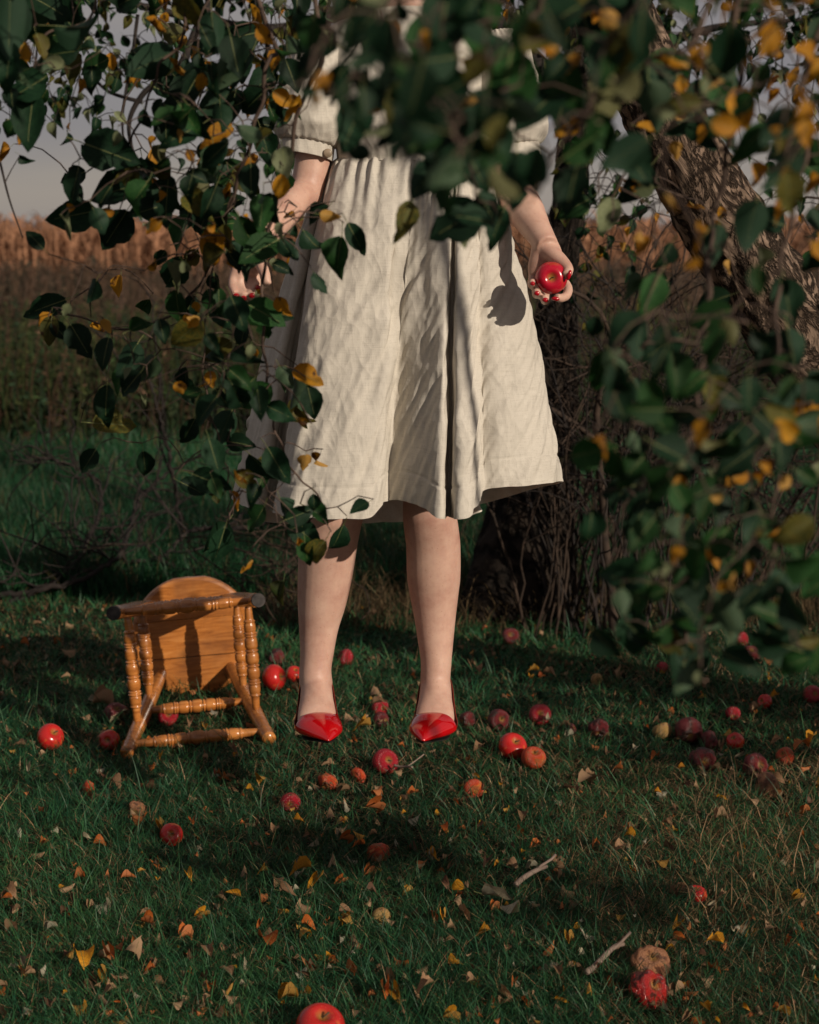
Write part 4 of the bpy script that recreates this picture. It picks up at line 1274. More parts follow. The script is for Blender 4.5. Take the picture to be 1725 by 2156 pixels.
apple(1593, 1606, 56, 'maroon', 'maroon apple with split skin in deep shade near the right edge', None, 0.3, sink=.3)
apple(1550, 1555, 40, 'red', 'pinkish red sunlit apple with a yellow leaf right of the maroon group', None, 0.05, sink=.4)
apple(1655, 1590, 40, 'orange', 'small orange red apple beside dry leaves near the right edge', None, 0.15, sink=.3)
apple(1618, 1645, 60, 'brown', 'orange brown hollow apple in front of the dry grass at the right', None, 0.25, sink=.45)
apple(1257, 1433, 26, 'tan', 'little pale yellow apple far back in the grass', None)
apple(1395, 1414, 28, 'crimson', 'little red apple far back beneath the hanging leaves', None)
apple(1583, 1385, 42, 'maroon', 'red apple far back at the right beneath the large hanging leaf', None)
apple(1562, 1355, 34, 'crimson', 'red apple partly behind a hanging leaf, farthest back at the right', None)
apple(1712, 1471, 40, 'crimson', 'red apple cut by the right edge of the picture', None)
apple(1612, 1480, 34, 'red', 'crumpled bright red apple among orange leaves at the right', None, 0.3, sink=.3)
apple(1545, 1500, 32, 'crimson', 'small crimson apple left of the crumpled bright red one', None, 0.1, sink=.3)
apple(984, 1516, 38, 'maroon', 'brown rotten apple beside the right shoe', None, 0.3, sink=.3)
apple(1467, 1884, 46, 'red', 'bright red apple split open in the lawn at the lower right', (10, 8, 0), 0.06, dent=((-1, -0.15, 0.2), 0.55, 1), sink=.15, res=(30, 40))
apple(1436, 1873, 36, 'brown', 'brown rotten piece of apple attached left of the split bright red one', None, 0.35, sink=.35)
apple(1372, 2020, 86, 'brown', 'shrivelled tan brown apple touching the glossy rotting one at the lower right', (25, 5, 10), 0.30, sink=.22, squash=.85, res=(44, 60))
apple(1368, 2076, 88, 'glossy_rot', 'glossy dark red rotting apple with torn skin below the shrivelled tan one', (40, -20, 60), 0.32, sink=.15, squash=.9, res=(50, 70))
apple(803, 1918, 40, 'tan', 'small green and tan apple half buried in the lawn near the bottom', (80, 0, 0), 0.04, sink=.25)
apple(674, 2158, 106, 'red', 'large shiny red apple cut by the bottom edge of the picture', (15, 10, 0), sink=.1, res=(40, 56))
apple(288, 1701, 44, 'brown', 'orange speckled decayed apple left of the leaf pile on the lawn', None, 0.35, sink=.35, squash=.8)
apple(797, 1786, 56, 'orange', 'sunken rust orange apple beside a yellow leaf in the dark middle of the lawn', None, 0.35, sink=.62, squash=.7)
apple(186, 1650, 44, 'orange', 'red orange apple piece among green leaves at the left of the lawn', None, 0.4, sink=.6, squash=.7)

# ------------------------------------------------------------------ leaves on the ground
DRY = ['dry_tan', 'dry_orange', 'dry_brown', 'dry_pale', 'leaf_yellow', 'leaf_green']
CR2 = [leaf_geo(0.45, 0.8, 0.8, 0.72, 0.12, 2, nu=8, seed=31, point=.05), leaf_geo(0.5, 1.8, -1.0, 0.8, 0.16, 1, nu=8, seed=32, point=.05),
       leaf_geo(0.2, 0.6, 0.8, 0.85, 0.12, 1, nu=8, seed=33, point=.1), leaf_geo(0.8, 0.6, 1.0, 0.6, 0.12, 2, nu=8, seed=34),
       leaf_geo(0.3, 2.4, 0.4, 0.6, 0.1, 0, nu=8, seed=35)]
b0 = len(SHAPES); SHAPES.extend(CR2)
LG = Leaves()
def ground_leaf(x, y, px, col, sh=None, flat=0.55, ang=None, lift=0.012):
    g = gnd(x, y)
    d = g.y
    size = px * d / F_PX * 0.95
    a = random.uniform(0, 6.28) if ang is None else R(ang)
    v = Vector((math.cos(a), math.sin(a) , random.gauss(0.02, 0.16)))
    nrm = Vector((random.gauss(0, flat * .6), random.gauss(-0.15, flat * .6), 1))
    if random.random() < 0.4: nrm.z *= -1
    p = g + Vector((0, 0, lift + random.uniform(-0.004, 0.018)))
    LG.add(p - v.normalized() * size * 0.5, v, nrm, size, b0 + random.randrange(5) if sh is None else sh, col, px)
random.seed(77)
for (x, y, px, c) in [(80, 1810, 0, 0)]: pass
named = [(60, 1645, 40, 'dry_pale'), (213, 1566, 40, 'dry_tan'), (1533, 1562, 28, 'leaf_yellow'), (1452, 1900, 24, 'dry_brown'), (245, 1672, 42, 'dry_tan'), (88, 1742, 30, 'dry_orange'), (300, 1750, 46, 'dry_orange'), (335, 1755, 34, 'leaf_yellow'), (275, 1745, 36, 'dry_tan'),
         (120, 1660, 46, 'leaf_green'), (400, 1870, 34, 'leaf_yellow'), (630, 1868, 60, 'leaf_yellow'), (660, 1880, 48, 'leaf_yellow'), (700, 1838, 36, 'dry_tan'), (610, 1912, 46, 'dry_tan'),
         (490, 1915, 40, 'leaf_yellow'), (515, 1857, 34, 'dry_tan'), (725, 1960, 44, 'leaf_yellow'), (655, 1970, 44, 'dry_orange'), (645, 1990, 40, 'leaf_yellow'), (1048, 1925, 78, 'dry_pale'), (1072, 1950, 66, 'dry_pale'),
         (1243, 1668, 56, 'dry_tan'), (1215, 1690, 40, 'dry_tan'), (1400, 1842, 40, 'leaf_yellow'), (1245, 1650, 30, 'dry_tan'), (1460, 1908, 20, 'dry_tan'), (835, 2115, 58, 'leaf_yellow'), (810, 2118, 50, 'dry_orange'), (890, 2120, 54, 'dry_tan'),
         (605, 2120, 50, 'leaf_yellow'), (485, 2118, 34, 'leaf_yellow'), (180, 2070, 60, 'leaf_yellow'), (235, 2065, 50, 'dry_orange'), (290, 2050, 54, 'dry_tan'), (560, 2010, 62, 'dry_orange'), (440, 2030, 60, 'dry_tan'), (30, 1925, 42, 'dry_tan'), (15, 1930, 30, 'dry_orange'), (50, 2075, 46, 'dry_pale'),
         (790, 1735, 46, 'dry_orange'), (795, 1700, 34, 'dry_orange'), (730, 1730, 26, 'dry_pale'), (755, 1795, 30, 'leaf_yellow'), (875, 1750, 40, 'dry_pale'), (690, 1640, 30, 'dry_tan'), (935, 1960, 30, 'leaf_yellow'), (980, 1945, 50, 'dry_tan'), (1015, 1985, 40, 'leaf_yellow'),
         (1500, 2010, 50, 'leaf_yellow'), (1545, 1995, 26, 'dry_pale'), (1240, 2128, 48, 'leaf_yellow'), (1175, 2080, 50, 'dry_tan'), (1160, 2030, 44, 'dry_orange'), (1705, 1580, 40, 'leaf_yellow'), (1690, 1595, 50, 'dry_orange'), (1630, 1590, 30, 'dry_tan'), (1680, 1910, 34, 'leaf_yellow'), (800, 1520, 34, 'dry_tan'), (790, 1488, 40, 'dry_tan'),
         (1340, 1600, 22, 'dry_pale'), (1420, 1400, 26, 'leaf_yellow'), (1300, 1440, 26, 'dry_tan'), (1565, 1418, 34, 'dry_orange'), (1480, 1460, 30, 'dry_tan'), (400, 1545, 30, 'dry_tan'), (450, 1530, 26, 'dry_pale'), (300, 1860, 20, 'leaf_yellow'),
         (140, 1380, 40, 'dry_tan'), (220, 1500, 50, 'dry_tan'), (1160, 1440, 36, 'dry_tan'), (870, 1500, 30, 'dry_tan'), (760, 1555, 44, 'leaf_yellow'), (735, 1550, 36, 'dry_tan'), (1000, 2110, 40, 'dry_tan'), (1120, 1440, 30, 'leaf_yellow'), (1080, 1850, 0, 0)]
for t in named:
    if t[2]: ground_leaf(*t, flat=0.45, lift=0.03)
for _ in range(1450):
    y = 2170 - (2170 - 1280) * random.random() ** 1.15
    x = random.uniform(-60, 1790)
    px = random.choice([14, 18, 22, 28, 36, 44]) * (0.45 + 0.55 * (y - 1200) / 950)
    c = random.choices(DRY, [8, 5, 5, 2.2, 3.0, 1.2])[0]
    ground_leaf(x, y, px, c)
LG.build(ground, 300, 'fallen_leaf', 'leaf_litter')

# loose sticks on the lawn
def stick(p0, p1, r, label, lift=0.03):
    a = gnd(*p0) + Vector((0, 0, lift)); b = gnd(*p1) + Vector((0, 0, lift * 1.3))
    o0 = a.copy(); pts = [p - o0 for p in wiggle(a, b, 12, 0.05, 0.0)]
    V, F = tube([tuple(p) for p in pts], np.linspace(r, r * 0.7, 12), 7); mb = MB(); mb.add(V, F)
    V, F = tube([tuple(p) for p in wiggle(pts[7], pts[7] + Vector((0.04, 0.03, 0.02)), 5)], [r * .5] * 5, 5); mb.add(V, F)
    o = link('stick', mb.mesh('stick', [M['stick']])); o.location = o0
    tag(o, label, 'stick')
M['stick'] = simple('stick', (0.13, 0.09, 0.07), (0.30, 0.22, 0.18), 25, 0.8)
stick((1235, 2075), (1312, 2028), 0.006, 'grey bent stick left of the two rotting apples')
stick((1085, 1890), (1150, 1862), 0.006, 'pale bent stick on the lawn right of the pale leaves')
stick((830, 1640), (868, 1655), 0.003, 'thin dark stick below the shiny crimson apple', 0.03)
# ------------------------------------------------------------------ the woman floating above the lawn
def skin_material():
    m, nt, b = node_mat('skin', 0.48, 0.35)
    v = coords(nt)
    n = tex_noise(nt, v, 14, 6, 0.7)
    c = ramp(nt, n.outputs['Fac'], [(0.3, (0.44, 0.24, 0.185)), (0.5, (0.54, 0.335, 0.26)), (0.7, (0.62, 0.41, 0.32))]).outputs['Color']
    vo = N(nt, 'ShaderNodeTexVoronoi'); vo.inputs['Scale'].default_value = 110
    vo.inputs['Randomness'].default_value = 1.0
    nt.links.new(v, vo.inputs['Vector'])
    sp = ramp(nt, vo.outputs['Distance'], [(0.05, (1, 1, 1)), (0.12, (0, 0, 0))])
    c = mixc(nt, sp.outputs['Color'], c, (0.34, 0.16, 0.11))
    nt.links.new(c, b.inputs['Base Color'])
    b.inputs['Subsurface Weight'].default_value = 0.12
    b.inputs['Subsurface Radius'].default_value = (0.02, 0.008, 0.004)
    b.inputs['Subsurface Scale'].default_value = 0.5
    bump(nt, b, tex_noise(nt, v, 260, 3).outputs['Fac'], 0.12, 0.002)
    return m
M['skin'] = skin_material()
YB = 3.05
def pxm(y, Y):
    return (at(1, y, Y) - at(0, y, Y)).x
person = empty('person', (0, YB, 0))
tag(person, 'woman in cream linen dress and red heels floating above the lawn, apple in hand', 'person')
HOLD = Vector(person.location)
parts = MB()
def limb_rings(rows, Ys, rys, up=None):
    """rows: (y, xl, xr) in view, Ys depth per row, rys depth half axis over width half axis"""
    C, A, B = [], [], []
    for (y, xl, xr), Y, k in zip(rows, Ys, rys):
        c = at((xl + xr) / 2, y, Y); hw = (xr - xl) / 2 * pxm(y, Y)
        C.append(tuple(c)); A.append((hw, 0, 0)); B.append((0, hw * k, 0))
    return C, A, B
def smooth_loft(C, A, B, n, seg=28):
    return loft(spline(C, n), spline(A, n), spline(B, n), seg)
# legs from hip to ankle
rowsL = [(1090, 640, 766), (1110, 633, 761), (1150, 629, 753), (1213, 627, 743), (1274, 627, 729), (1325, 630, 713), (1377, 632, 703), (1412, 630, 698), (1440, 630, 701)]
rowsR = [(1080, 848, 963), (1110, 850, 966), (1150, 855, 970), (1213, 857, 970), (1249, 862, 966), (1300, 872, 960), (1351, 880, 955), (1395, 886, 951), (1440, 885, 948)]
YSl = [3.05, 3.06, 3.075, 3.09, 3.095, 3.095, 3.09, 3.085, 3.08]
kk = [1.0, 1.0, 1.02, 1.05, 1.05, 1.05, 1.1, 1.2, 1.25]
for rows, hip in ((rowsL, (-0.095, 3.05, 1.10)), (rowsR, (0.085, 3.05, 1.10))):
    C, A, B = limb_rings(rows, YSl, kk)
    h_ = np.array(hip); c0 = np.array(C[0]); a0 = A[0][0]; ks_ = [0.0, 0.25, 0.5, 0.72, 0.88]
    C = [tuple(h_ * (1 - k) + c0 * k) for k in ks_] + C
    A = [(0.085 * (1 - k) + a0 * k, 0, 0) for k in ks_] + A
    B = [(0, 0.085 * (1 - k) + a0 * k, 0) for k in ks_] + B
    V, F = smooth_loft(C, A, B, 60)
    parts.add(V, F)
# feet
def foot_frame(x, y, Yk, toe):
    o = at(x, y, Yk)
    f = Vector((math.sin(R(toe)), -math.cos(R(toe)), 0))
    s = Vector((math.cos(R(toe)), math.sin(R(toe)), 0))
    return o, f, s, Vector((0, 0, 1))
FR = [foot_frame(666, 1414, 3.085, 4), foot_frame(918, 1414, 3.085, -2)]
fst = [(-0.052, -0.030, .016, .018), (-0.040, -0.030, .027, .032), (-0.015, -0.030, .031, .040), (0.015, -0.036, .033, .038), (0.045, -0.050, .035, .032),
       (0.075, -0.064, .039, .028), (0.103, -0.076, .040, .016), (0.124, -0.080, .032, .010), (0.138, -0.081, .018, .006)]
for (o, f, s, u_) in FR:
    C = [tuple(o + f * a + u_ * b) for a, b, w_, h in fst]
    A = [tuple(s * w_) for a, b, w_, h in fst]
    n_ = (u_ + f * 0.45).normalized()
    B = [tuple(n_ * h) for a, b, w_, h in fst]
    V, F = smooth_loft(C, A, B, 30); parts.add(V, F)
    V, F = tube(spline([tuple(o + u_ * .05 - f * .004), tuple(o + f * .002 + u_ * .012), tuple(o + f * .022 - u_ * .022), tuple(o + f * .055 - u_ * .046), tuple(o + f * .085 - u_ * .064)], 24), np.linspace(.033, .022, 24), 20); parts.add(V, F)
# torso, neck, head
tor = [((-0.005, 3.05, 1.02), .13, .10), ((-0.005, 3.05, 1.10), .172, .115), ((0, 3.05, 1.2), .150, .10), ((0, 3.05, 1.30), .118, .085), ((0, 3.045, 1.42), .125, .09),
       ((0, 3.04, 1.52), .140, .100), ((0, 3.05, 1.60), .150, .085), ((0, 3.06, 1.655), .150, .06), ((0, 3.06, 1.69), .07, .055), ((0, 3.055, 1.73), .050, .052), ((0, 3.045, 1.79), .048, .052)]
V, F = smooth_loft([t[0] for t in tor], [(t[1], 0, 0) for t in tor], [(0, t[2], 0) for t in tor], 50, 36); parts.add(V, F)
hd = [((0, 3.03, 1.755), .030, .035), ((0, 3.015, 1.775), .052, .07), ((0, 3.02, 1.81), .064, .085), ((0, 3.03, 1.86), .072, .096), ((0, 3.035, 1.91), .074, .098), ((0, 3.035, 1.955), .064, .084), ((0, 3.035, 1.985), .035, .05)]
V, F = smooth_loft([t[0] for t in hd], [(t[1], 0, 0) for t in hd], [(0, t[2], 0) for t in hd], 30, 32); parts.add(V, F)
for P, r in ((((0, 2.94, 1.895), (0, 2.928, 1.865), (0, 2.918, 1.845), (0, 2.935, 1.835)), (.008, .010, .012, .008)),
             (((-.02, 2.942, 1.812), (0, 2.936, 1.813), (.02, 2.942, 1.812)), (.004, .007, .004)), (((-.02, 2.945, 1.803), (0, 2.938, 1.802), (.02, 2.945, 1.803)), (.004, .008, .004)),
             (((.073, 3.04, 1.885), (.079, 3.045, 1.865), (.074, 3.04, 1.84)), (.008, .012, .006)), (((-.073, 3.04, 1.885), (-.079, 3.045, 1.865), (-.074, 3.04, 1.84)), (.008, .012, .006))):
    V, F = tube(spline(P, 8), np.interp(np.linspace(0, 1, 8), np.linspace(0, 1, len(r)), r), 10); parts.add(V, F)
# arms
def limb_tube(P, r, n=30, flat=None):
    S = spline([tuple(p) for p in P], n); rr = np.interp(np.linspace(0, 1, n), np.linspace(0, 1, len(r)), r)
    V, F = tube(S, rr, 20); parts.add(V, F)
ER = at(1083, 405, 3.02); HZ = 0.06
WR = at(1146, 508, 2.835 + HZ)
EL = at(648, 392, 3.02); WL = at(536, 522, 2.83)
SR = Vector((0.155, 3.05, 1.625)); SL = Vector((-0.155, 3.05, 1.625))
limb_tube([SR, SR.lerp(ER, .5), ER, ER.lerp(WR, .22), ER.lerp(WR, .45), ER.lerp(WR, .75), WR, WR + (WR - ER) * .1], [.046, .043, .0385, .0385, .0355, .0275, .0235, .022], 44)
limb_tube([SL, SL.lerp(EL, .5), EL, EL.lerp(WL, .22), EL.lerp(WL, .5), EL.lerp(WL, .75), WL, WL + (WL - EL) * .1], [.044, .038, .0325, .0305, .0285, .0245, .0215, .020], 44)
def palm(P, hw, ht):
    S = [tuple(p) for p in P]
    T = np.gradient(np.array(S), axis=0)
    A = []; B = []
    for t, a, b in zip(T, hw, ht):
        t = t / np.linalg.norm(t); c = np.cross(t, (0, -1, 0.1)); c /= np.linalg.norm(c); d = np.cross(t, c)
        A.append(c * a); B.append(d * b)
    V, F = smooth_loft(S, A, B, 20, 20); parts.add(V, F)
palm([at(1146, 508, 2.835 + HZ), at(1150, 530, 2.835 + HZ), at(1150, 552, 2.838 + HZ), at(1149, 572, 2.845 + HZ), at(1149, 582, 2.85 + HZ)], [.024, .030, .034, .034, .026], [.019, .017, .0145, .012, .008])
fing = [([(1127, 560, 2.845), (1123, 578, 2.848), (1119, 594, 2.838), (1120, 600, 2.815), (1122, 593, 2.782)], [.0095, .0085, .0078, .0076, .0070]),
        ([(1138, 565, 2.848), (1133, 590, 2.855), (1129, 612, 2.84), (1130, 620, 2.81), (1131, 613, 2.778)], [.0098, .0092, .0086, .0082, .0074]),
        ([(1152, 566, 2.848), (1150, 595, 2.857), (1148, 624, 2.842), (1148, 633, 2.81), (1149, 627, 2.776)], [.0100, .0094, .0088, .0084, .0076]),
        ([(1166, 562, 2.845), (1182, 586, 2.85), (1196, 606, 2.83), (1193, 622, 2.80), (1180, 628, 2.778), (1171, 624, 2.768)], [.0105, .0098, .0092, .0088, .0082, .0076]),
        ([(1150, 524, 2.828), (1168, 538, 2.815), (1186, 553, 2.80), (1197, 567, 2.785), (1193, 580, 2.770)], [.0165, .0158, .0125, .0100, .0088])]
for P, r in fing: limb_tube([at(p[0], p[1], p[2] + HZ) for p in P], r, 26)
# left hand hanging half open
palm([at(536, 522, 2.83), at(523, 540, 2.82), at(513, 556, 2.812), at(508, 570, 2.81)], [.022, .028, .034, .028], [.018, .016, .013, .009])
lf = [([(500, 560, 2.81), (492, 584, 2.81), (490, 604, 2.80), (496, 619, 2.785)], [.0098, .0085, .0080, .0072]),
      ([(509, 562, 2.81), (506, 590, 2.81), (506, 610, 2.80), (512, 624, 2.785)], [.0100, .0088, .0082, .0074]),
      ([(520, 560, 2.815), (524, 588, 2.82), (528, 606, 2.81), (530, 618, 2.79)], [.0098, .0086, .0080, .0072]),
      ([(530, 555, 2.82), (538, 578, 2.825), (542, 592, 2.815), (543, 602, 2.80)], [.0088, .0078, .0072, .0066]),
      ([(534, 534, 2.815), (549, 556, 2.79), (558, 578, 2.775), (563, 600, 2.768)], [.0135, .0115, .0100, .0085])]
for P, r in lf: limb_tube([at(*p) for p in P], r, 22)
tmp = link('tmp_body', parts.mesh('tmp_body', [M['skin']]))
md = tmp.modifiers.new('r', 'REMESH'); md.mode = 'VOXEL'; md.voxel_size = 0.0030; md.use_smooth_shade = True
md = tmp.modifiers.new('s', 'SMOOTH'); md.iterations = 8; md.factor = 0.5
dg = bpy.context.evaluated_depsgraph_get()
bm_ = bpy.data.meshes.new_from_object(tmp.evaluated_get(dg))
bpy.data.objects.remove(tmp)
bm_.materials.clear(); bm_.materials.append(M['skin'])
bm_.transform(Matrix.Translation(-HOLD))
bm_.polygons.foreach_set('use_smooth', np.ones(len(bm_.polygons), bool))
body = link('body', bm_, person)
def P_(me, name, parent=None):
    """link a mesh made in world coordinates under the person"""
    me.transform(Matrix.Translation(-HOLD))
    return link(name, me, parent or person)
M['nail'] = simple('red_nail', (0.36, 0.003, 0.010), (0.40, 0.005, 0.014), 10, 0.12, 0.6, 0)
def blob(c, rx, ry, rz, rot=(0, 0, 0)):
    t = np.linspace(0.01, math.pi - 0.01, 9); a = np.arange(12) / 12 * 2 * math.pi
    V = np.array([[rx * math.sin(i) * math.cos(j), ry * math.sin(i) * math.sin(j), rz * math.cos(i)] for i in t for j in a])
    Rm = np.array(Matrix.Rotation(rot[2], 3, 'Z') @ Matrix.Rotation(rot[1], 3, 'Y') @ Matrix.Rotation(rot[0], 3, 'X'))
    return V @ Rm.T + np.array(c), [grid_faces(9, 12)[:, ::-1]]
for (x, y, Y, w_, h_, rz) in [(1121.5, 597, 2.780, .0048, .0042, .0), (1130.5, 617.5, 2.776, .0054, .0046, .0), (1148.5, 631.5, 2.773, .0058, .0046, 0), (1170, 629, 2.764, .0078, .0040, .1), (1198.5, 579, 2.768, .0042, .0100, .3),
                          (497, 623, 2.783, .0058, .0050, 0), (513, 628, 2.783, .0060, .0050, 0), (530.5, 622, 2.788, .0056, .005, 0), (543.5, 606, 2.798, .005, .005, 0)]:
    mb = MB(); V, F = blob(at(x, y, Y + (HZ if x > 900 else 0)), w_, 0.0045, h_, (0, rz, 0)); mb.add(V, F)
    P_(mb.mesh('fingernail', [M['nail']]), 'fingernail')
# face and hair (above the picture)
M['eye'] = simple('eye_white', (0.7, 0.68, 0.66), (0.8, 0.78, 0.76), 5, 0.2, 0.5, 0)
M['hair'] = simple('hair', (0.03, 0.016, 0.01), (0.09, 0.045, 0.025), 40, 0.45, 0.4, 0.5)
for s in (-1, 1):
    mb = MB(); V, F = blob((s * 0.030, 2.948, 1.872), .012, .006, .006); mb.add(V, F); P_(mb.mesh('eye', [M['eye']]), 'eye')
mb = MB()
hh = [((0, 3.07, 1.66), .085, .05), ((0, 3.075, 1.75), .085, .06), ((0, 3.065, 1.84), .085, .085), ((0, 3.055, 1.92), .083, .095), ((0, 3.045, 1.975), .072, .095), ((0, 3.04, 2.0), .03, .04)]
V, F = smooth_loft([t[0] for t in hh], [(t[1], 0, 0) for t in hh], [(0, t[2], 0) for t in hh], 30, 40); mb.add(V, F)
P_(mb.mesh('hair', [M['hair']]), 'hair')

# ---- linen
def linen_material(name='linen', k=1.0):
    m, nt, b = node_mat(name, 0.85, 0.2)
    v = coords(nt)
    n = tex_noise(nt, v, 7, 5)
    c = ramp(nt, n.outputs['Fac'], [(0.3, (0.52 * k, 0.48 * k, 0.415 * k)), (0.7, (0.61 * k, 0.565 * k, 0.495 * k))]).outputs['Color']
    def threads(sx, sy, sz):
        mp_ = nt.nodes.new('ShaderNodeMapping'); mp_.inputs['Scale'].default_value = (sx, sy, sz)
        nt.links.new(v, mp_.inputs['Vector']); return tex_noise(nt, mp_.outputs['Vector'], 1.0, 3, 0.6).outputs['Fac']
    a, d = threads(900, 500, 30), threads(30, 30, 900)
    mm = N(nt, 'ShaderNodeMath'); mm.operation = 'ADD'; nt.links.new(a, mm.inputs[0]); nt.links.new(d, mm.inputs[1])
    sh = ramp(nt, mm.outputs[0], [(0.75, (0.86, 0.85, 0.84)), (1.2, (1.06, 1.06, 1.06))])
    nt.links.new(mixc(nt, 1.0, c, sh.outputs['Color'], 'MULTIPLY'), b.inputs['Base Color'])
    nrm = bump(nt, b, mm.outputs[0], 0.25, 0.0012)
    mp2 = nt.nodes.new('ShaderNodeMapping'); mp2.inputs['Scale'].default_value = (1, 1, 0.5)
    nt.links.new(v, mp2.inputs['Vector'])
    cr_ = tex_noise(nt, mp2.outputs['Vector'], 26, 4, 0.6, 1.2); cr_.noise_type = 'RIDGED_MULTIFRACTAL'
    nrm = bump(nt, b, cr_.outputs['Fac'], 0.25, 0.006, nrm)
    wv = N(nt, 'ShaderNodeVectorMath'); wv.operation = 'ADD'
    nt.links.new(mp2.outputs['Vector'], wv.inputs[0])
    wn = tex_noise(nt, v, 12, 2); wm = N(nt, 'ShaderNodeVectorMath'); wm.operation = 'SCALE'; wm.inputs['Scale'].default_value = 0.03
    nt.links.new(wn.outputs['Color'], wm.inputs[0]); nt.links.new(wm.outputs[0], wv.inputs[1])
    for sc2, st2, ds2 in ((24, 0.45, 0.010), (60, 0.45, 0.005)):
        vf = N(nt, 'ShaderNodeTexVoronoi'); vf.inputs['Scale'].default_value = sc2
        nt.links.new(wv.outputs[0], vf.inputs['Vector'])
        nrm = bump(nt, b, vf.outputs['Distance'], st2, ds2, nrm)
    tr = N(nt, 'ShaderNodeBsdfTranslucent'); nt.links.new(c, tr.inputs['Color'])
    ms = N(nt, 'ShaderNodeMixShader'); ms.inputs[0].default_value = 0.10
    nt.links.new(b.outputs[0], ms.inputs[1]); nt.links.new(tr.outputs[0], ms.inputs[2])
    nt.links.new(ms.outputs[0], nt.nodes['Material Output'].inputs['Surface'])
    return m
M['linen'] = linen_material()
def ridged(q):
    return max(0.0, 1 - abs(mnoise.noise(q)) * 4.0)
def build_skirt():
    hem = [(497, 1050, 3.09, 714), (520, 1064, 2.98, 714), (543, 1071, 2.95, 716), (565, 1073, 3.01, 718), (588, 1077, 2.985, 720), (603, 1082, 2.865, 726),
           (650, 1088, 2.835, 748), (720, 1091, 2.825, 785), (775, 1089, 2.835, 820), (800, 1062, 2.855, 862), (816, 1054, 2.905, 888), (850, 1053, 2.875, 905), (900, 1070, 2.825, 925),
           (927, 1091, 2.79, 944), (935, 1091, 2.83, 950), (940, 1086, 2.862, 955), (952, 1089, 2.85, 959), (959, 1093, 2.785, 964), (986, 1088, 2.785, 976), (1000, 1062, 2.83, 984), (1015, 1034, 2.87, 990),
           (1058, 1025, 2.865, 997), (1110, 1021, 2.885, 1002), (1150, 1015, 2.93, 1006), (1177, 1013, 3.00, 1010)]
    back = [(1168, 1017, 3.07), (1130, 1027, 3.16), (1065, 1047, 3.22), (1018, 1062, 3.25), (1008, 1078, 3.20), (960, 1095, 3.23), (860, 1099, 3.27), (740, 1103, 3.27), (640, 1104, 3.24), (558, 1099, 3.20), (553, 1086, 3.16), (515, 1060, 3.14)]
    H = [tuple(at(x, y, Y)) for x, y, Y, _ in hem] + [tuple(at(*b)) for b in back]
    rx, ry = 0.137, 0.100
    T = []
    for x, y, Y, tx in hem:
        X = (tx - 862.5) * 3.0 / F_PX * 1.0
        X = max(-rx, min(rx, X * 1.0)); T.append((X, YB - ry * math.sqrt(max(0, 1 - (X / rx) ** 2)), 1.42))
    nb = len(back)
    for i in range(nb):
        a = math.pi * (i + 0.7) / (nb + 0.4); T.append((rx * math.cos(a), YB + ry * math.sin(a), 1.425))
    nu, nv = 620, 230
    # denser control: sample both with the same parameter
    Hs, Ts = spline(H, nu, True), spline(T, nu, True)
    arc = np.concatenate([[0], np.cumsum(np.linalg.norm(np.diff(Hs, axis=0), axis=1))])
    t = np.linspace(0, 1, nv)
    f = t ** 0.66
    V = np.zeros((nv, nu, 3))
    V[..., :2] = Ts[None, :, :2] * (1 - f)[:, None, None] + Hs[None, :, :2] * f[:, None, None]
    V[..., 2] = Ts[None, :, 2] * (1 - t)[:, None] + Hs[None, :, 2] * t[:, None]
    c = np.array([0, YB])
    du = np.roll(V, -1, 1) - np.roll(V, 1, 1)
    nrm = np.stack([du[..., 1], -du[..., 0], 0 * du[..., 0]], -1)
    nrm /= np.linalg.norm(nrm, axis=-1)[..., None] + 1e-9
    out_ = V[..., :2] - c
    sgn = np.sign((nrm[..., :2] * out_).sum(-1).mean())
    nrm *= sgn
    D = np.zeros((nv, nu))
    ui = np.arange(nu) / nu * 37.0
    soft = 1 - 0.65 * np.exp(-((ui - 15.5) / 2.8) ** 4)
    L = arc[-1]
    for j in range(nu):
        u = arc[j] / L
        gk = 0.5 + 0.5 * mnoise.noise(Vector((u * 30, 0, 5)))
        gph = 2 * math.pi * (u * 58 + 0.8 * mnoise.noise(Vector((u * 14, 3, 0))))
        for i in range(nv):
            tt = t[i]; z = tt * 0.72; a_ = u * L * (0.35 + 0.65 * f[i])
            g = 0.0065 * math.cos(gph) * math.exp(-tt / 0.10) * (0.4 + gk) * min(1, tt / 0.012 + 0.15)
            g += 0.0075 * mnoise.noise(Vector((u * 46, tt * 1.2, 1.7))) * math.exp(-((tt - 0.22) / 0.25) ** 2)
            q = Vector((a_ * 9, z * 3.2, 2.0))
            w1 = mnoise.noise(q)
            v1 = mnoise.voronoi(Vector((a_ * 12 + z * 1.2 + 0.3 * w1, z * 4.2 - a_ * 1.0, 3.0)))[0][0]
            v2 = mnoise.voronoi(Vector((a_ * 26 - z * 6.0, z * 15 + a_ * 6, 8.0 + 0.4 * w1)))[0][0]
            w4 = mnoise.noise(Vector((a_ * 75, z * 6, 9)))
            w5 = mnoise.noise(Vector((a_ * 38, z * 3.2, 4)))
            k = 0.35 + 0.65 * min(1, tt * 2)
            cz = 0.5 + 0.8 * max(0, mnoise.noise(Vector((a_ * 4, z * 3, 11))) + 0.25)
            D[i, j] = g + k * soft[j] * (0.0080 * w1 + 0.0105 * v1 * cz + 0.0062 * v2 * cz + 0.0020 * w4 + 0.0068 * w5)
            if tt > 0.915: D[i, j] += 0.0009
            if abs(tt - 0.915) < 0.004: D[i, j] -= 0.0012
    # the long crease right of the middle of the front panel
    px = 862.5 + V[..., 0] / 3.0 * F_PX
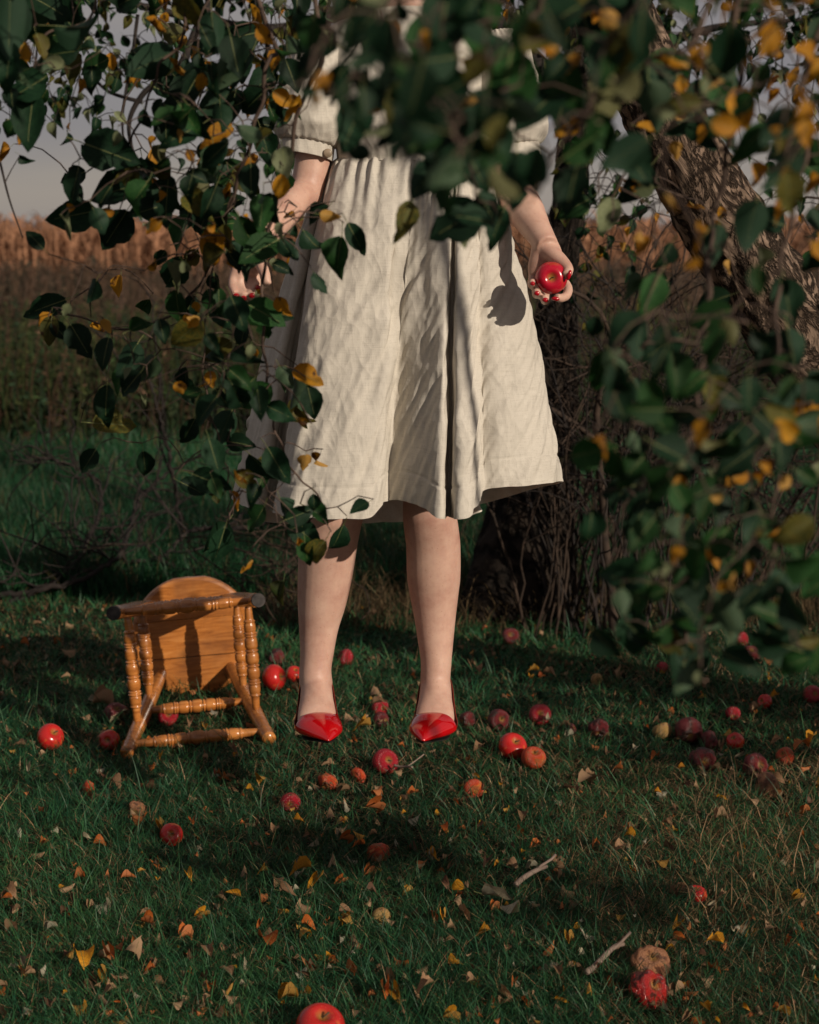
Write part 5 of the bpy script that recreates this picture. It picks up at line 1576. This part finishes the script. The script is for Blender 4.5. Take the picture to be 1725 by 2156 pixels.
    crease = np.exp(-((px - (845 - 30 * t[:, None])) / 9) ** 2) * np.clip(1 - abs(t[:, None] - 0.34) / 0.24, 0, 1) * (V[..., 1] < YB)
    D -= 0.026 * crease
    V += nrm * D[..., None]
    F = grid_faces(nv, nu)
    if sgn > 0: F = F[:, ::-1]
    V2 = V - nrm * 0.0016
    V2[-1] = V[-1] - nrm[-1] * 0.0016
    mb = MB(); mb.add(V, F)
    me = mb.mesh('skirt', [M['linen']])
    o = P_(me, 'skirt')
    # turned hem inside
    k0 = int(nv * 0.915)
    Vi = (V - nrm * 0.003)[k0:]
    mb = MB(); mb.add(Vi, grid_faces(nv - k0, nu)); link('hem', mb.mesh('hem', [M['lining']]), o).data.transform(Matrix.Translation(-HOLD))
M['lining'] = linen_material('lining', 1.22)
build_skirt()
# bodice
def cloth_loft(name, rows, n, seg, amp, mat, parent=None, fs=20, squeeze=0):
    C = spline([r[0] for r in rows], n); A = spline([r[1] for r in rows], n); B = spline([r[2] for r in rows], n)
    a = np.arange(seg) / seg * 2 * np.pi
    V = C[:, None] + np.cos(a)[None, :, None] * A[:, None] + np.sin(a)[None, :, None] * B[:, None]
    for i in range(n):
        for j in range(seg):
            d = Vector(V[i, j] - C[i]); l = d.length; q = Vector(V[i, j])
            s = i / (n - 1)
            w_ = mnoise.noise(q * fs) + 0.6 * ridged(q * fs * 0.8) + squeeze * math.cos(26 * a[j] + 3 * mnoise.noise(q * 10)) * (math.exp(-s / .12) + math.exp(-(1 - s) / .14))
            V[i, j] += np.array(d / l) * amp * w_
    mb = MB(); mb.add(V.reshape(-1, 3), grid_faces(n, seg))
    return P_(mb.mesh(name, [mat]), name, parent)
bod = [((0, 3.05, 1.412), (.141, 0, 0), (0, .104, 0)), ((0, 3.05, 1.42), (.1415, 0, 0), (0, .1045, 0)), ((0, 3.045, 1.47), (.147, 0, 0), (0, .118, 0)), ((0, 3.04, 1.54), (.155, 0, 0), (0, .118, 0)),
       ((0, 3.05, 1.61), (.165, 0, 0), (0, .100, 0)), ((0, 3.055, 1.665), (.158, 0, 0), (0, .075, 0)), ((0, 3.06, 1.69), (.10, 0, 0), (0, .066, 0)), ((0, 3.06, 1.70), (.072, 0, 0), (0, .06, 0))]
cloth_loft('bodice', bod, 60, 140, 0.0035, M['linen'], fs=14)
def sleeve(S, E, sgn, tcuff, button):
    ax = (E - S).normalized()
    c1 = ax.cross(Vector((0, 1, 0))).normalized(); c2 = ax.cross(c1)
    S0 = S - ax * 0.03
    L = (E - S).length * tcuff
    prof = [(-0.03, .040), (0.0, .062), (L * .3, .070), (L * .6, .076), (L * .82, .076), (L * .95, .060), (L * 0.985, .050)]
    rows = [(tuple(S + ax * a + Vector((sgn * 0.012, 0, 0))), tuple(c1 * r), tuple(c2 * r)) for a, r in prof]
    o = cloth_loft('sleeve', rows, 56, 120, 0.006, M['linen'], fs=16, squeeze=0.45)
    rows = [(tuple(S + ax * (L * k) + Vector((sgn * 0.012, 0, 0))), tuple(c1 * r), tuple(c2 * r)) for k, r in ((.975, .0495), (.98, .0515), (1.02, .052), (1.07, .0525), (1.12, .052), (1.125, .050))]
    c = cloth_loft('cuff', rows, 24, 90, 0.0012, M['linen'], fs=18)
    c.parent = o
    if button:
        p = at(690, 322, 2.984)
        M['button'] = simple('button', (0.20, 0.15, 0.10), (0.36, 0.28, 0.20), 60, 0.35, 0.5, 0.2)
        V, F = tube([tuple(p + Vector((0, 0.006, 0))), tuple(p), tuple(p + Vector((0, -0.0015, 0)))], [0.0085, 0.0085, 0.0065], 20)
        mb = MB(); mb.add(V, F); b = P_(mb.mesh('button', [M['button']]), 'button', o)
sleeve(SL, EL, -1, 0.70, True)
sleeve(SR, ER, 1, 0.70, False)

# ---- shoes
def patent():
    m, nt, b = node_mat('red_patent_leather', 0.10, 0.6)
    b.inputs['Base Color'].default_value = (0.44, 0.002, 0.005, 1)
    b.inputs['Coat Weight'].default_value = 1.0; b.inputs['Coat Roughness'].default_value = 0.03
    v = coords(nt); n = tex_noise(nt, v, 18, 2, 0.5, 1.0)
    bump(nt, b, n.outputs['Fac'], 0.10, 0.004)
    return m
M['patent'] = patent()
M['shoe_sole'] = simple('shoe_sole', (0.008, 0.007, 0.007), (0.02, 0.017, 0.015), 30, 0.6)
M['insole'] = simple('shoe_lining', (0.16, 0.02, 0.015), (0.22, 0.03, 0.02), 30, 0.5)
def shoe(fr, mirror):
    o, f, s, u_ = fr
    s = s * mirror        # + towards the big toe
    # u, dz, half width, half height, opening angle outer, opening angle inner, lateral shift
    st = [(-0.066, -0.040, .006, .020, 150, 150, 0), (-0.062, -0.040, .020, .030, 138, 138, 0), (-0.050, -0.041, .032, .034, 126, 126, 0), (-0.020, -0.046, .037, .032, 112, 112, 0), (0.015, -0.056, .039, .028, 98, 98, 0),
          (0.050, -0.070, .042, .027, 92, 92, 0), (0.072, -0.079, .045, .027, 92, 104, 0), (0.084, -0.082, .047, .028, 93, 138, 0), (0.094, -0.084, .048, .029, 94, 180, .001), (0.103, -0.085, .0485, .030, 96, 214, .002),
          (0.112, -0.086, .0485, .030, 100, 238, .003), (0.120, -0.0865, .048, .029, 106, 254, .004), (0.132, -0.087, .044, .0270, 106, 254, .007), (0.146, -0.088, .035, .022, 106, 254, .011), (0.160, -0.089, .0235, .015, 106, 254, .0155), (0.172, -0.091, .011, .0085, 106, 254, .0195), (0.179, -0.092, .004, .0035, 106, 254, .0215), (0.181, -0.092, .001, .001, 106, 254, .022)]
    S = spline([list(x) for x in st], 70)
    S[:, 5] = np.minimum(S[:, 5], 360 - S[:, 4])
    nph = 61
    def surf(off):
        V = np.zeros((len(S), nph, 3))
        for i, (a, dz, hw, hh_, ol, oi, sh) in enumerate(S):
            ph = np.radians(np.linspace(-ol, oi, nph))
            cx = np.sign(np.sin(ph)) * np.abs(np.sin(ph)) ** 0.85 * max(hw - off, 0.0004) + sh
            cz = -np.sign(np.cos(ph)) * np.abs(np.cos(ph)) ** 0.92 * max(hh_ - off, 0.0004)
            tent = np.clip((a - 0.10) / 0.06, 0, 1)
            top = np.maximum(cz, 0)
            cz = np.where(cz > 0, top * (1 - 0.18 * tent * np.clip(np.abs((cx - sh) / (hw + 1e-6)), 0, 1)), cz * 0.55)
            base = o + f * a + u_ * dz
            V[i] = np.array(base)[None] + cx[:, None] * np.array(s)[None] + cz[:, None] * np.array((u_ + f * 0.30).normalized())[None]
        return V
    V = surf(0.0)
    F = grid_faces(len(S), nph, False)
    if mirror < 0: F = F[:, ::-1]
    mb = MB(); mb.add(V.reshape(-1, 3), F)
    root = P_(mb.mesh('shoe', [M['patent']]), 'shoe')
    Vi = surf(0.0018)
    k = int(np.argmax(S[:, 4] + S[:, 5] > 359)) + 2
    mb = MB(); mb.add(Vi[:k].reshape(-1, 3), grid_faces(k, nph, False)[:, ::-1] if mirror > 0 else grid_faces(k, nph, False))
    # rim joining both skins
    nrow = k; e = []
    R1 = np.concatenate([V[:k, 0], Vi[:k, 0]]); R2 = np.concatenate([V[:k, -1], Vi[:k, -1]])
    i = np.arange(k - 1)
    mb.add(R1, np.stack([i, i + 1, i + 1 + k, i + k], -1)); mb.add(R2, np.stack([i, i + 1, i + 1 + k, i + k], -1))
    P_(mb.mesh('shoe_lining', [M['insole']]), 'shoe_lining', root)
    # sole and stiletto
    So = S[2:-1]
    Vb = []
    for (a, dz, hw, hh_, ol, oi, sh) in So:
        base = o + f * a + u_ * (dz - hh_ * 0.55 - 0.0005)
        row = []
        for x in np.linspace(-0.70, 0.70, 7): row.append(tuple(base + s * (x * hw + sh)))
        Vb.append(row)
    Vb = np.array(Vb); n1 = len(So)
    low = Vb - np.array([0, 0, 0.0025])
    mb = MB(); g = grid_faces(n1, 7, False)
    mb.add(np.concatenate([Vb.reshape(-1, 3), low.reshape(-1, 3)]), [g, (g + n1 * 7)[:, ::-1]])
    for c in (0, 6):
        a_ = np.arange(n1 - 1) * 7 + c
        mb.add(np.concatenate([Vb.reshape(-1, 3), low.reshape(-1, 3)]), [np.stack([a_, a_ + 7, a_ + 7 + n1 * 7, a_ + n1 * 7], -1)])
    P_(mb.mesh('sole', [M['shoe_sole']]), 'sole', root)
    hb = o + f * -0.045 + u_ * -0.062
    V, F = tube([tuple(hb), tuple(hb + Vector((0, 0.012, -0.03))), tuple(hb + Vector((0, 0.014, -0.085)))], [0.022, 0.011, 0.0045], 14)
    mb = MB(); mb.add(V, F); P_(mb.mesh('heel', [M['patent']]), 'heel', root)
shoe(FR[0], 1)
shoe(FR[1], -1)

# ---- the apple in her hand
ap = link('apple', apple_mesh('held', 2.0, res=(48, 64)))
c = at(1161, 585, 2.792 + HZ)
ap.location = c; rr = 0.0292
ap.scale = (rr * 1.02, rr * 1.02, rr * 0.98)
ap.rotation_euler = (Vector((CAMZ * 0 - 0.05, -1, 0.05))).to_track_quat('Z', 'Y').to_euler()
tag(ap, 'dark pinkish red apple with stalk held in the curled fingers of her hand', 'apple')
stalk(ap, 0.1)
